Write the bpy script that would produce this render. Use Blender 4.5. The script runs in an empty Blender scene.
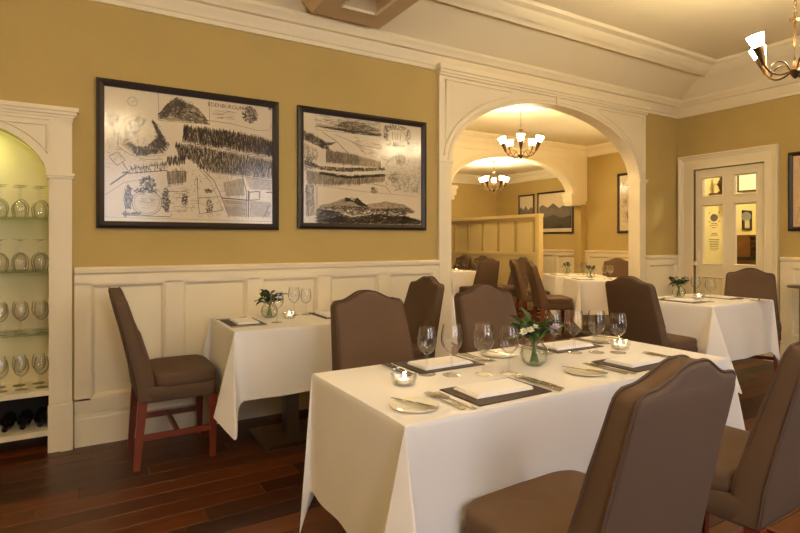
import bpy, bmesh, math, random
from mathutils import Vector, Matrix
random.seed(7)
PI = math.pi
scene = bpy.context.scene
COL = scene.collection

# ------------------------------------------------------------------ camera, world, daylight, exposure
cam_d = bpy.data.cameras.new('camera'); cam = bpy.data.objects.new('camera', cam_d); COL.objects.link(cam)
cam.location = (0, 0, 1.25)
cam.rotation_euler = (PI/2, 0, -math.radians(30.97))
cam_d.sensor_width = 36; cam_d.lens = 23.985; cam_d.shift_y = -0.0306
cam_d.clip_start = 0.02
scene.camera = cam

world = bpy.data.worlds.new('world'); scene.world = world; world.use_nodes = True
world.node_tree.nodes['Background'].inputs[0].default_value = (0.5, 0.6, 0.8, 1)
world.node_tree.nodes['Background'].inputs[1].default_value = 0.3

def area_light(name, loc, rot, sx, sy, power, col):
    l = bpy.data.lights.new(name, 'AREA'); l.shape = 'RECTANGLE'; l.size = sx; l.size_y = sy
    l.energy = power; l.color = col
    o = bpy.data.objects.new(name, l); COL.objects.link(o); o.location = loc; o.rotation_euler = rot
    return o
# daylight falling through the two tall windows behind the camera
area_light('window_daylight', (0.35, -1.57, 1.65), (PI/2, 0, 0), 1.2, 1.7, 21, (0.93, 0.93, 1.0))
area_light('window_daylight', (2.95, -1.57, 1.65), (PI/2, 0, 0), 1.2, 1.7, 21, (0.93, 0.93, 1.0))

SHADE_EMIT = 60.0; BULB_EMIT = 520.0
vs = scene.view_settings
vs.view_transform = 'Standard'; vs.look = 'None'; vs.exposure = 0.88; vs.gamma = 1.0
vs.use_curve_mapping = False
scene.cycles.use_denoising = True
scene.cycles.max_bounces = 10; scene.cycles.diffuse_bounces = 5; scene.cycles.transparent_max_bounces = 24
scene.cycles.caustics_reflective = False; scene.cycles.caustics_refractive = False
scene.cycles.sample_clamp_indirect = 6

# ------------------------------------------------------------------ materials
def lin(c):
    return tuple(((v/255)/12.92 if v/255 <= .04045 else (((v/255)+.055)/1.055)**2.4) for v in c)
def mat(name, rgb, rough=.6, var=0.0, vscale=8, bump=0.0, bscale=60, metal=0.0, spec=.5, coat=0.0, sheen=0.0):
    m = bpy.data.materials.new(name); m.use_nodes = True
    nt = m.node_tree; b = nt.nodes['Principled BSDF']
    c = lin(rgb)
    b.inputs['Base Color'].default_value = (*c, 1); b.inputs['Roughness'].default_value = rough
    b.inputs['Metallic'].default_value = metal; b.inputs['Specular IOR Level'].default_value = spec
    b.inputs['Coat Weight'].default_value = coat; b.inputs['Coat Roughness'].default_value = .05
    b.inputs['Sheen Weight'].default_value = sheen
    if var or bump:
        tc = nt.nodes.new('ShaderNodeTexCoord')
    if var:
        n = nt.nodes.new('ShaderNodeTexNoise'); n.inputs['Scale'].default_value = vscale; n.inputs['Detail'].default_value = 5
        nt.links.new(tc.outputs['Object'], n.inputs['Vector'])
        r = nt.nodes.new('ShaderNodeMapRange')
        r.inputs[1].default_value = .25; r.inputs[2].default_value = .75
        r.inputs[3].default_value = 1-var; r.inputs[4].default_value = 1+var
        nt.links.new(n.outputs[0], r.inputs[0])
        h = nt.nodes.new('ShaderNodeHueSaturation'); h.inputs['Color'].default_value = (*c, 1)
        nt.links.new(r.outputs[0], h.inputs['Value']); nt.links.new(h.outputs[0], b.inputs['Base Color'])
    if bump:
        n2 = nt.nodes.new('ShaderNodeTexNoise'); n2.inputs['Scale'].default_value = bscale; n2.inputs['Detail'].default_value = 4
        nt.links.new(tc.outputs['Object'], n2.inputs['Vector'])
        bp = nt.nodes.new('ShaderNodeBump'); bp.inputs['Strength'].default_value = bump; bp.inputs['Distance'].default_value = .004
        nt.links.new(n2.outputs[0], bp.inputs['Height']); nt.links.new(bp.outputs[0], b.inputs['Normal'])
    return m
def emit(name, rgb, strength):
    m = bpy.data.materials.new(name); m.use_nodes = True; nt = m.node_tree
    b = nt.nodes['Principled BSDF']
    b.inputs['Base Color'].default_value = (.9, .88, .8, 1)
    b.inputs['Emission Color'].default_value = (*rgb, 1); b.inputs['Emission Strength'].default_value = strength
    return m
def glass_mat(name, tint=(1, 1, 1), edge=.7, rough=.02, extra=.03, dark=0.0):
    m = bpy.data.materials.new(name); m.use_nodes = True; nt = m.node_tree
    nt.nodes.remove(nt.nodes['Principled BSDF'])
    out = nt.nodes['Material Output']
    t = nt.nodes.new('ShaderNodeBsdfTransparent'); t.inputs[0].default_value = (*tint, 1)
    g = nt.nodes.new('ShaderNodeBsdfGlossy'); g.inputs['Roughness'].default_value = rough
    f = nt.nodes.new('ShaderNodeLayerWeight'); f.inputs[0].default_value = .5
    pw = nt.nodes.new('ShaderNodeMath'); pw.operation = 'POWER'; pw.inputs[1].default_value = 3.5
    ml = nt.nodes.new('ShaderNodeMath'); ml.operation = 'MULTIPLY_ADD'; ml.inputs[1].default_value = edge; ml.inputs[2].default_value = extra; ml.use_clamp = True
    mx = nt.nodes.new('ShaderNodeMixShader')
    nt.links.new(f.outputs['Facing'], pw.inputs[0]); nt.links.new(pw.outputs[0], ml.inputs[0]); nt.links.new(ml.outputs[0], mx.inputs[0])
    if dark:
        cr = nt.nodes.new('ShaderNodeValToRGB'); cr.color_ramp.elements[0].position = .35; cr.color_ramp.elements[0].color = (*tint, 1)
        cr.color_ramp.elements[1].position = 1.0; cr.color_ramp.elements[1].color = (*[v*dark for v in tint], 1)
        nt.links.new(f.outputs['Facing'], cr.inputs[0]); nt.links.new(cr.outputs[0], t.inputs[0])
    nt.links.new(t.outputs[0], mx.inputs[1]); nt.links.new(g.outputs[0], mx.inputs[2])
    nt.links.new(mx.outputs[0], out.inputs[0])
    return m
def wood_floor_mat():
    m = bpy.data.materials.new('floor_wood'); m.use_nodes = True; nt = m.node_tree; b = nt.nodes['Principled BSDF']
    tc = nt.nodes.new('ShaderNodeTexCoord'); geo = nt.nodes.new('ShaderNodeNewGeometry'); oi = nt.nodes.new('ShaderNodeObjectInfo')
    ad = nt.nodes.new('ShaderNodeMath'); ad.operation = 'ADD'
    nt.links.new(geo.outputs['Random Per Island'], ad.inputs[0]); nt.links.new(oi.outputs['Random'], ad.inputs[1])
    fr = nt.nodes.new('ShaderNodeMath'); fr.operation = 'FRACT'; nt.links.new(ad.outputs[0], fr.inputs[0])
    mp = nt.nodes.new('ShaderNodeMapping'); mp.inputs['Scale'].default_value = (1.4, 22, 5)
    nt.links.new(geo.outputs['Position'], mp.inputs['Vector'])
    of = nt.nodes.new('ShaderNodeVectorMath'); of.operation = 'ADD'
    sc = nt.nodes.new('ShaderNodeMath'); sc.operation = 'MULTIPLY'; sc.inputs[1].default_value = 40
    nt.links.new(fr.outputs[0], sc.inputs[0]); nt.links.new(mp.outputs[0], of.inputs[0]); nt.links.new(sc.outputs[0], of.inputs[1])
    n = nt.nodes.new('ShaderNodeTexNoise'); n.inputs['Scale'].default_value = 1.0; n.inputs['Detail'].default_value = 6; n.inputs['Distortion'].default_value = .6
    nt.links.new(of.outputs[0], n.inputs['Vector'])
    mx = nt.nodes.new('ShaderNodeMix'); mx.data_type = 'FLOAT'
    mx.inputs[0].default_value = .5
    nt.links.new(n.outputs[0], mx.inputs[2]); nt.links.new(fr.outputs[0], mx.inputs[3])
    cr = nt.nodes.new('ShaderNodeValToRGB'); e = cr.color_ramp.elements
    e[0].position = .2; e[0].color = (*lin((36, 18, 5)), 1); e[1].position = .85; e[1].color = (*lin((108, 55, 18)), 1)
    x = cr.color_ramp.elements.new(.5); x.color = (*lin((64, 31, 10)), 1)
    nt.links.new(mx.outputs[0], cr.inputs[0]); nt.links.new(cr.outputs[0], b.inputs['Base Color'])
    b.inputs['Roughness'].default_value = .34; b.inputs['Specular IOR Level'].default_value = .35
    bp = nt.nodes.new('ShaderNodeBump'); bp.inputs['Strength'].default_value = .12; bp.inputs['Distance'].default_value = .002
    nt.links.new(n.outputs[0], bp.inputs['Height']); nt.links.new(bp.outputs[0], b.inputs['Normal'])
    return m
M = dict(
    wall=mat('ochre_wall_paint', (185, 161, 98), .85, .035, 3, .05, 90),
    trim=mat('cream_trim_paint', (236, 223, 190), .5, .015, 5),
    ceil=mat('cream_ceiling_paint', (240, 227, 194), .85, .02, 2),
    beam=mat('tan_beam_tone', (212, 186, 146), .7, .03, 3),  # flat tan, darker than the ceiling cream
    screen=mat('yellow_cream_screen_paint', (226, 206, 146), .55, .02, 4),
    fabric=mat('taupe_upholstery', (94, 73, 56), .8, .05, 9, .12, 260, spec=.3),
    piping=mat('taupe_piping', (84, 62, 47), .75),
    mahogany=mat('mahogany_wood', (120, 52, 28), .35, .18, 14, .05, 40),
    cloth=mat('white_linen', (238, 234, 230), .85, .012, 6, .05, 300),
    napkin=mat('white_napkin_linen', (244, 240, 236), .85, .01, 6, .05, 300),
    matte=mat('dark_placemat', (62, 50, 44), .6, .06, 20, .08, 200),
    china=mat('ivory_china', (240, 234, 214), .15),
    steel=mat('cutlery_steel', (190, 186, 176), .22, metal=1.0),
    dark_steel=mat('brushed_pedestal_steel', (150, 142, 132), .33, .05, 20, metal=1.0),
    bronze=mat('aged_bronze', (92, 66, 34), .4, .1, 20, metal=.7),
    frame=mat('black_brown_frame', (38, 26, 20), .4, .1, 20),
    paper=mat('aged_map_paper', (226, 210, 178), .8, .03, 4),
    ink=mat('brown_ink', (98, 80, 58), .85),
    ink2=mat('pale_brown_ink', (146, 128, 100), .85),
    tone=mat('pale_print_tone', (190, 170, 134), .85, .12, 40),
    tan_ink=mat('tan_print', (196, 150, 104), .85, .1, 12),
    niche=mat('niche_cream_paint', (228, 214, 170), .7, .03, 5),
    bottle=mat('dark_bottle_glass', (22, 20, 16), .12),
    wax=mat('candle_wax', (246, 236, 214), .5),
    leaf=mat('dark_leaf', (64, 88, 38), .45, .25, 30),
    leaf2=mat('deep_leaf', (40, 56, 28), .45, .25, 30),
    stem=mat('green_stem', (92, 118, 56), .5, .1, 30),
    lilac=mat('lilac_petal', (186, 168, 216), .6, .08, 60),
    white_petal=mat('white_petal', (240, 238, 224), .6),
    yellow=mat('yellow_centre', (230, 190, 60), .6),
    red_petal=mat('dark_red_petal', (92, 36, 40), .6),
    brass=mat('brass', (196, 154, 80), .3, metal=1.0),
    cabinet=mat('brown_cabinet_wood', (120, 76, 40), .45, .15, 10),
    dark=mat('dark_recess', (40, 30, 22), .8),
    hall=mat('hall_yellow_paint', (238, 224, 168), .8, .02, 3),
    stile=mat('shaded_screen_paint', (186, 160, 100), .6, .02, 4),  # panel shadow lines put into a darker screen colour
    bulb=emit('lamp_bulb', (1.0, .8, .5), BULB_EMIT),
    frost=mat('frosted_dot', (196, 196, 178), .8),
    print_grey=mat('grey_print', (150, 140, 120), .8),
    hillprint=mat('grey_landscape_print', (120, 112, 100), .7, .3, 6),
    hillprint2=mat('dark_landscape_print', (74, 68, 60), .7, .3, 9),
    water=glass_mat('vase_water', (.93, .97, .9), .2, .02, .01),
    glass=glass_mat('clear_glass', (.988, .988, .985), .85, .02, .045, .78),
    pane=glass_mat('picture_glass', (1, 1, 1), .5, .16, .03),
    doorpane=glass_mat('door_glass', (.98, .98, .96), .6, .02, .03),
    shelfglass=glass_mat('shelf_glass', (.86, .93, .86), .7, .03, .05),
    shade=emit('lit_frosted_shade', (1.0, .79, .47), SHADE_EMIT),
    flame=emit('candle_flame', (1.0, .72, .3), 60),
    lantern=emit('lantern_glass', (1.0, .86, .5), .45),
    nichelamp=emit('niche_lamp', (.9, 1.0, .42), 48),
    floor=wood_floor_mat(),
)

# ------------------------------------------------------------------ mesh helpers
class MB:
    def __init__(s): s.v = []; s.f = []
    def add(s, vs_, fs):
        n = len(s.v); s.v += [tuple(p) for p in vs_]; s.f += [tuple(i+n for i in f) for f in fs]; return s
    def box(s, x0, x1, y0, y1, z0, z1):
        if x0 > x1: x0, x1 = x1, x0
        if y0 > y1: y0, y1 = y1, y0
        return s.add([(x0,y0,z0),(x1,y0,z0),(x1,y1,z0),(x0,y1,z0),(x0,y0,z1),(x1,y0,z1),(x1,y1,z1),(x0,y1,z1)],
                     [(0,3,2,1),(4,5,6,7),(0,1,5,4),(1,2,6,5),(2,3,7,6),(3,0,4,7)])
    def frustum(s, c0, h0, c1, h1):           # square bar from c0 (half sizes h0) to c1
        vs_ = []
        for c, h in ((c0, h0), (c1, h1)):
            vs_ += [(c[0]-h[0],c[1]-h[1],c[2]),(c[0]+h[0],c[1]-h[1],c[2]),(c[0]+h[0],c[1]+h[1],c[2]),(c[0]-h[0],c[1]+h[1],c[2])]
        return s.add(vs_, [(0,3,2,1),(4,5,6,7),(0,1,5,4),(1,2,6,5),(2,3,7,6),(3,0,4,7)])
    def lathe(s, prof, n=24, c=(0,0,0), mtx=None):
        vs_ = []; fs = []; k = len(prof)
        for i in range(n):
            a = 2*PI*i/n
            for r, z in prof:
                p = Vector((r*math.cos(a), r*math.sin(a), z))
                if mtx is not None: p = mtx @ p
                vs_.append((p.x+c[0], p.y+c[1], p.z+c[2]))
        for i in range(n):
            j = (i+1) % n
            for q in range(k-1):
                fs.append((i*k+q, j*k+q, j*k+q+1, i*k+q+1))
        return s.add(vs_, fs)
    def tube(s, pts, r, n=8, cap=True):
        pts = [Vector(p) for p in pts]; rs = r if isinstance(r, (list, tuple)) else [r]*len(pts)
        vs_ = []; fs = []
        up = Vector((0, 0, 1))
        for i, p in enumerate(pts):
            d = (pts[min(i+1, len(pts)-1)] - pts[max(i-1, 0)]).normalized()
            a = d.cross(up)
            if a.length < 1e-3: a = d.cross(Vector((1, 0, 0)))
            a.normalize(); b = d.cross(a).normalized()
            for k in range(n):
                t = 2*PI*k/n
                vs_.append(p + (a*math.cos(t) + b*math.sin(t))*rs[i])
        for i in range(len(pts)-1):
            for k in range(n):
                fs.append((i*n+k, i*n+(k+1) % n, (i+1)*n+(k+1) % n, (i+1)*n+k))
        if cap:
            fs.append(tuple(range(n))[::-1]); fs.append(tuple((len(pts)-1)*n+k for k in range(n)))
        return s.add(vs_, fs)
    def prism(s, poly, fn0, fn1):              # polygon extruded between two mappings
        n = len(poly)
        s.add([fn0(*p) for p in poly] + [fn1(*p) for p in poly],
              [tuple(range(n))[::-1], tuple(range(n, 2*n))] + [(i, (i+1) % n, n+(i+1) % n, n+i) for i in range(n)])
        return s
    def mesh(s, name, smooth=0):
        me = bpy.data.meshes.new(name); me.from_pydata(s.v, [], s.f)
        bm = bmesh.new(); bm.from_mesh(me)
        bmesh.ops.remove_doubles(bm, verts=bm.verts, dist=1e-5)
        bmesh.ops.recalc_face_normals(bm, faces=bm.faces); bm.to_mesh(me); bm.free()
        if smooth:
            for p in me.polygons: p.use_smooth = True
            me.set_sharp_from_angle(angle=math.radians(smooth))
        me.update(); return me
def link(name, me, m, parent=None):
    o = bpy.data.objects.new(name, me)
    if m is not None and not me.materials: me.materials.append(m)
    COL.objects.link(o); o.parent = parent
    return o
def build(name, mb, m, parent=None, smooth=0):
    return link(name, mb.mesh(name, smooth), m, parent)
def tag(o, label=None, cat=None, group=None, kind=None):
    if label: o['label'] = label
    if cat: o['category'] = cat
    if group: o['group'] = group
    if kind: o['kind'] = kind
    return o
def empty(name, loc=(0, 0, 0), rz=0.0):
    o = bpy.data.objects.new(name, None); o.empty_display_size = .1; COL.objects.link(o)
    o.location = loc; o.rotation_euler = (0, 0, rz); return o
def struct(name, mb, m, label, smooth=0, parent=None):
    o = build(name, mb, m, parent, smooth)
    tag(o, label, kind='structure'); return o
def copy_tree(o, parent=None):
    c = o.copy(); COL.objects.link(c); c.parent = parent
    for ch in list(o.children): copy_tree(ch, c)
    return c

# ------------------------------------------------------------------ setting dimensions
YW, XD, XC, YB, YE = 3.818, 6.235, 8.14, 6.78, 9.3      # map wall, door wall, far right wall, second arch, far end
YWB = 3.93                                             # back face of the map wall
XL, YF = -4.6, -1.6
ZC1, ZC2, ZC3 = 3.19, 3.02, 2.72

# floor: base slab, near planks one by one, the rest as one field
fl = struct('floor', MB().box(XL, XC+.1, YF, YE+.1, -.06, -.012), M['dark'], 'dark reddish wooden plank floor')
PW = .132; GAP = .0025
plank_meshes = {}
rest = MB()
def rest_box(x0, x1, y0, y1):
    rest.add([(x0,y0,0),(x1,y0,0),(x1,y1,0),(x0,y1,0),(x0,y0,-.012),(x1,y0,-.012),(x1,y1,-.012),(x0,y1,-.012)],
             [(0,1,2,3),(0,4,5,1),(1,5,6,2),(2,6,7,3),(3,7,4,0)])
row = 0; y = YF
while y < YE:
    y1 = min(y+PW, YE)
    x = XL - random.random()*1.2
    while x < XC:
        L = random.choice((1.2, 1.6, 2.0))
        xa, xb = max(x, XL), min(x+L, XC)
        if xb - xa > .05:
            near = (.6 < y and y1 < YW and xb > -1.0 and xa < 3.0) or (1.2 < y < 3.0 and 3.0 <= xa < 5.6)
            if near:
                key = round(xb-xa, 3), round(y1-y, 3)
                if key not in plank_meshes:
                    b = MB(); w, d = key; e = .0015
                    b.add([(e,e,0),(w-GAP-e,e,0),(w-GAP-e,d-GAP-e,0),(e,d-GAP-e,0),
                           (0,0,-e),(w-GAP,0,-e),(w-GAP,d-GAP,-e),(0,d-GAP,-e),
                           (0,0,-.012),(w-GAP,0,-.012),(w-GAP,d-GAP,-.012),(0,d-GAP,-.012)],
                          [(0,1,2,3),(4,5,1,0),(5,6,2,1),(6,7,3,2),(7,4,0,3),(8,9,5,4),(9,10,6,5),(10,11,7,6),(11,8,4,7)])
                    plank_meshes[key] = b.mesh('plank')
                o = link('plank', plank_meshes[key], M['floor'], fl); o.location = (xa, y, 0)
            else:
                rest_box(xa, xb-GAP, y, y1-GAP)
        x += L
    y += PW
tag(build('plank_field', rest, M['floor'], fl), kind='stuff')

# walls -------------------------------------------------------------
def arch_top(mb, xa, xb, spring, rise, ztop, y0, y1, n=36, foot=None):
    """wall above an elliptical arch opening, with its soffit"""
    cx, hw = (xa+xb)/2, (xb-xa)/2
    pts = []
    for i in range(n+1):
        a = PI - PI*i/n
        pts.append((cx+hw*math.cos(a), spring+rise*math.sin(a)))
    for i in range(n):
        (xa_, za), (xb_, zb) = pts[i], pts[i+1]
        mb.add([(xa_,y0,za),(xb_,y0,zb),(xb_,y0,ztop),(xa_,y0,ztop),(xa_,y1,za),(xb_,y1,zb),(xb_,y1,ztop),(xa_,y1,ztop)],
               [(0,1,2,3),(5,4,7,6),(4,5,1,0),(3,2,6,7)])
    return pts
AX0, AX1, ASP, ARI = 2.797, 5.441, 1.95, .675
NX, NH = -.576, .416
w = MB()
w.box(XL, NX-NH, YW, YW+.10, 0, 3.3)
w.box(NX+NH, AX0-.02, YW, YWB, 0, 3.3)
arch_top(w, NX-NH, NX+NH, 1.6, .34, 3.3, YW, YWB)
arch_top(w, AX0-.02, AX1+.02, ASP, ARI+.02, 3.3, YW, YWB)
w.box(AX1+.02, XC, YW, YWB, 0, 3.3)
struct('wall_back', w, M['wall'], 'ochre wall with the two large framed maps and the arch')
w = MB()   # door wall with the door opening
DY0, DY1, DZ = 2.855, 3.61, 2.10
w.box(XD, XD+.14, YF, DY0, 0, 3.3); w.box(XD, XD+.14, DY1, YW, 0, 3.3); w.box(XD, XD+.14, DY0, DY1, DZ, 3.3)
struct('wall_right', w, M['wall'], 'ochre wall around the cream glazed door')
struct('wall_left', MB().box(XL-.1, XL, YF, YW, 0, 3.3), M['wall'], 'ochre side wall left of the niche')
w = MB()   # wall behind the camera with two window openings
for a, b in ((XL, -.25), (.95, 2.35), (3.55, XD)): w.box(a, b, YF-.12, YF, 0, 3.3)
for a, b in ((-.25, .95), (2.35, 3.55)): w.box(a, b, YF-.12, YF, 0, .8); w.box(a, b, YF-.12, YF, 2.5, 3.3)
struct('wall_front', w, M['wall'], 'ochre window wall behind the viewer')
for k, (a, b) in enumerate(((-.25, .95), (2.35, 3.55))):
    f = MB()
    f.box(a, a+.05, YF-.1, YF-.04, .8, 2.5); f.box(b-.05, b, YF-.1, YF-.04, .8, 2.5)
    f.box(a, b, YF-.1, YF-.04, .8, .86); f.box(a, b, YF-.1, YF-.04, 2.44, 2.5); f.box(a, b, YF-.1, YF-.04, 1.63, 1.67)
    o = struct(f'window_{k+1}', f, M['trim'], 'tall white sash window behind the viewer')
    build('pane', MB().box(a+.05, b-.05, YF-.075, YF-.07, .86, 2.44), M['doorpane'], o)
# second and third room
struct('wall_far_right', MB().box(XC, XC+.1, YW-3.2, YE+.1, 0, 3.3), M['wall'], 'ochre wall of the back rooms with framed landscapes')
struct('wall_far_left', MB().box(1.6, 1.7, YWB, YE, 0, 3.1), M['wall'], 'ochre left wall of the back rooms')
w = MB(); B0, B1, BSP, BRI = 5.0, 7.76, 2.14, .55
w.box(1.7, B0, YB, YB+.16, 0, 3.1); arch_top(w, B0, B1, BSP, BRI, 3.1, YB, YB+.16); w.box(B1, XC, YB, YB+.16, 1.95, 3.1)
struct('wall_middle', w, M['trim'], 'cream wall with the second arch inside the back room')
struct('wall_pier', MB().box(8.0, XC, YB, YB+.16, 0, 1.949), M['wall'], 'narrow ochre pier under the right corbel of the second arch')
w = MB(); w.box(1.7, XC, YE, YE+.1, 0, 3.1)
struct('wall_far', w, M['wall'], 'ochre end wall behind the panelled screen')

# ceilings
c = MB()
c.add([(XL,YF,ZC1),(5.857,YF,ZC1),(5.857,3.226,ZC1),(XL,3.226,ZC1),(XL,3.75,2.93),(6.15,3.75,2.93),(6.15,YF,2.93),(XL,YF,3.3),(6.3,YF,3.3),(6.3,3.85,3.3),(XL,3.85,3.3)],
      [(0,3,2,1),(3,4,5,2),(2,5,6,1),(7,8,9,10)])
struct('ceiling', c, M['ceil'], 'cream ceiling with sloping edges over the front room')
struct('ceiling_middle', MB().box(1.7, XC, YWB, YB, ZC2, ZC2+.05), M['ceil'], 'cream ceiling over the middle room')
struct('ceiling_far', MB().box(1.7, XC, YB+.16, YE, ZC3, ZC3+.05), M['ceil'], 'cream ceiling over the far room')
struct('ceiling_hall', MB().box(XD+.14, XC, YW-3.2, YW, 2.75, 2.8), M['ceil'], 'cream ceiling of the hall behind the door')

def sweep(mb, prof, mp, t0, t1, f0=None, f1=None):
    """prof: closed (d,z) polygon; mp(t,d,z)->xyz; f0/f1: mitre offset by d"""
    f0 = f0 or (lambda d: 0); f1 = f1 or (lambda d: 0)
    return mb.prism(prof, lambda d, z: mp(t0+f0(d), d, z), lambda d, z: mp(t1-f1(d), d, z))
mpA = lambda t, d, z: (t, YW-d, z)           # map wall
mpD = lambda t, d, z: (XD-d, t, z)           # door wall
mpC = lambda t, d, z: (XC-d, t, z)           # far right wall
mpB = lambda t, d, z: (t, YB-d, z)           # second arch wall
mpE = lambda t, d, z: (t, YE-d, z)
corn = [(0,2.745),(.012,2.745),(.014,2.775),(.022,2.782),(.030,2.812),(.044,2.836),(.050,2.856),(.080,2.859),(.090,2.880),(.104,2.896),(.112,2.908),(.112,2.93),(0,2.93)]
b = MB(); sweep(b, corn, mpA, XL, XD, None, lambda d: d)
struct('trim_1', b, M['trim'], 'stepped cream cornice along the map wall', 30)
b = MB(); sweep(b, corn, mpD, YF, YW, None, lambda d: d)
struct('trim_2', b, M['trim'], 'stepped cream cornice above the glazed door', 30)
up = [(.49,3.10),(.505,3.075),(.55,3.105),(.565,3.095),(.615,3.13),(.63,3.15),(.68,3.165),(.695,3.192),(.60,3.192)]
b = MB(); sweep(b, up, mpA, XL, XD, None, lambda d: .1+(d-.1)*.565)
struct('trim_3', b, M['trim'], 'upper cream moulding where slope meets flat ceiling', 30)
up2 = [(.1+(d-.1)*.565, z) for d, z in up]
b = MB(); sweep(b, up2, mpD, YF, YW, None, lambda d: .1+(d-.1)/.565)
struct('trim_4', b, M['trim'], 'upper cream moulding on the door side of the ceiling', 30)
# smaller cornices in the back rooms
def shift(p, dz): return [(d, z+dz) for d, z in p]
b = MB(); sweep(b, shift(corn, .09), mpC, YWB, YB, None, lambda d: d)
struct('trim_5', b, M['trim'], 'cream cornice along the right wall of the middle room', 30)
b = MB(); sweep(b, shift(corn, .09), mpB, 1.7, XC, None, lambda d: d)
struct('trim_6', b, M['trim'], 'cream cornice above the second arch', 30)
b = MB(); sweep(b, shift(corn, -.21), mpC, YB+.16, YE, None, lambda d: d)
struct('trim_7', b, M['trim'], 'cream cornice on the right wall of the far room', 30)
b = MB(); sweep(b, shift(corn, -.21), mpE, 1.7, XC, None, lambda d: d)
struct('trim_8', b, M['trim'], 'cream cornice on the end wall of the far room', 30)

# sloping boxed beam in the ceiling, with a sunk soffit panel
bm_ = MB(); bx0, bx1, bz = 1.432, 1.99, 2.905; y0, y1 = YF, 3.63
fx = .36; sx0, sx1, sy1 = bx0+.13, bx1-.13, y1-.2
o_ = [(bx0,bz),(bx1,bz)]
vs_ = [(bx0,y0,bz),(bx1,y0,bz),(bx1,y1,bz),(bx0,y1,bz),(bx0-fx,y0,3.25),(bx1+fx,y0,3.25),(bx1+fx,y1+.02,3.25),(bx0-fx,y1+.02,3.25),
       (sx0,y0,bz),(sx1,y0,bz),(sx1,sy1,bz),(sx0,sy1,bz),(sx0+.04,y0,bz+.12),(sx1-.04,y0,bz+.12),(sx1-.04,sy1-.05,bz+.12),(sx0+.04,sy1-.05,bz+.12)]
bm_.add(vs_, [(0,4,7,3),(3,7,6,2),(2,6,5,1),(0,3,11,8),(3,2,10,11),(2,1,9,10),(8,11,15,12),(11,10,14,15),(10,9,13,14),(12,15,14,13)])
beam = struct('trim_9', bm_, M['beam'], 'tan boxed ceiling beam with sunk soffit panel above the maps')
m_ = MB()
m_.tube([(sx0+.01, y0, bz+.004), (sx0+.01, sy1-.01, bz+.004), (sx1-.01, sy1-.01, bz+.004), (sx1-.01, y0, bz+.004)], .012, 6)
build('soffit_moulding', m_, M['trim'], beam)

# wainscot -----------------------------------------------------------
def wainscot(n, mp, t0, t1, panels, label, htop=1.095, m=None, f1=None):
    m = m or M['trim']
    def bx(mb, a, b_, d0, d1, z0, z1):
        p, q = mp(a, d0, z0), mp(b_, d1, z1); mb.box(p[0], q[0], p[1], q[1], z0, z1); return mb
    root = struct(f'trim_{n}', bx(MB(), t0, t1, 0, .010, .18, htop-.05), m, label)
    sk = [(0,0),(.034,0),(.034,.165),(.03,.175),(.03,.185),(.02,.20),(.014,.212),(0,.212)]
    bb = MB(); sweep(bb, sk, mp, t0, t1); build('skirting_board', bb, m, root)
    cp = [(0,htop-.075),(.026,htop-.075),(.03,htop-.045),(.042,htop-.035),(.046,htop-.012),(.034,htop),(0,htop)]
    bb = MB(); sweep(bb, cp, mp, t0, t1); build('dado_rail', bb, m, root)
    build('rail', bx(MB(), t0, t1, .008, .034, .205, .29), m, root)
    build('rail', bx(MB(), t0, t1, .008, .034, htop-.105, htop-.06), m, root)
    edges = [t0] + [e for p in panels for e in p] + [t1]
    for i in range(0, len(edges), 2):
        if edges[i+1]-edges[i] > .004:
            build('stile', bx(MB(), edges[i], edges[i+1], .008, .034, .28, htop-.1), m, root)
    for a, b_ in panels:
        bb = MB(); zt, zb, e = htop-.105, .29, .026
        bx(bb, a, b_, .006, .011, zb, zt)
        O = [(a, zb), (b_, zb), (b_, zt), (a, zt)]; I_ = [(a+e, zb+e), (b_-e, zb+e), (b_-e, zt-e), (a+e, zt-e)]; Q_ = [(a+.008, zb+.008), (b_-.008, zb+.008), (b_-.008, zt-.008), (a+.008, zt-.008)]
        for k in range(4):
            l_ = (k+1) % 4
            bb.add([mp(O[k][0], .026, O[k][1]), mp(O[l_][0], .026, O[l_][1]), mp(Q_[l_][0], .028, Q_[l_][1]), mp(Q_[k][0], .028, Q_[k][1]),
                    mp(I_[l_][0], .011, I_[l_][1]), mp(I_[k][0], .011, I_[k][1])], [(0,1,2,3),(3,2,4,5)])
        build('panel', bb, m, root)
    return root
wainscot(10, mpA, -.03, 2.668, [(.053, .48), (.586, 1.013), (1.117, 1.54), (1.645, 2.07), (2.175, 2.60)],
         'cream panelled wainscot under the two maps')
wainscot(11, mpA, 5.555, XD, [(5.64, 6.15)], 'short cream wainscot between arch and door corner')
wainscot(12, mpD, YF, 2.70, [(2.10-.6*i, 2.60-.6*i) for i in range(6)][::-1], 'cream panelled wainscot right of the glazed door')
wainscot(13, mpC, YWB, YB, [(4.05+.55*i, 4.50+.55*i) for i in range(5)], 'cream wainscot on the right wall of the middle room')
wainscot(14, mpC, YB+.16, YE, [(7.03+.54*i, 7.47+.54*i) for i in range(4)], 'cream wainscot on the right wall of the far room')
wainscot(15, mpB, 1.7, 4.86, [(1.8+.55*i, 2.25+.55*i) for i in range(5)], 'cream wainscot left of the second arch')
wainscot(16, mpA, XL, -1.12, [(-4.5+.55*i, -4.06+.55*i) for i in range(6)], 'cream wainscot left of the glass niche')

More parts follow.
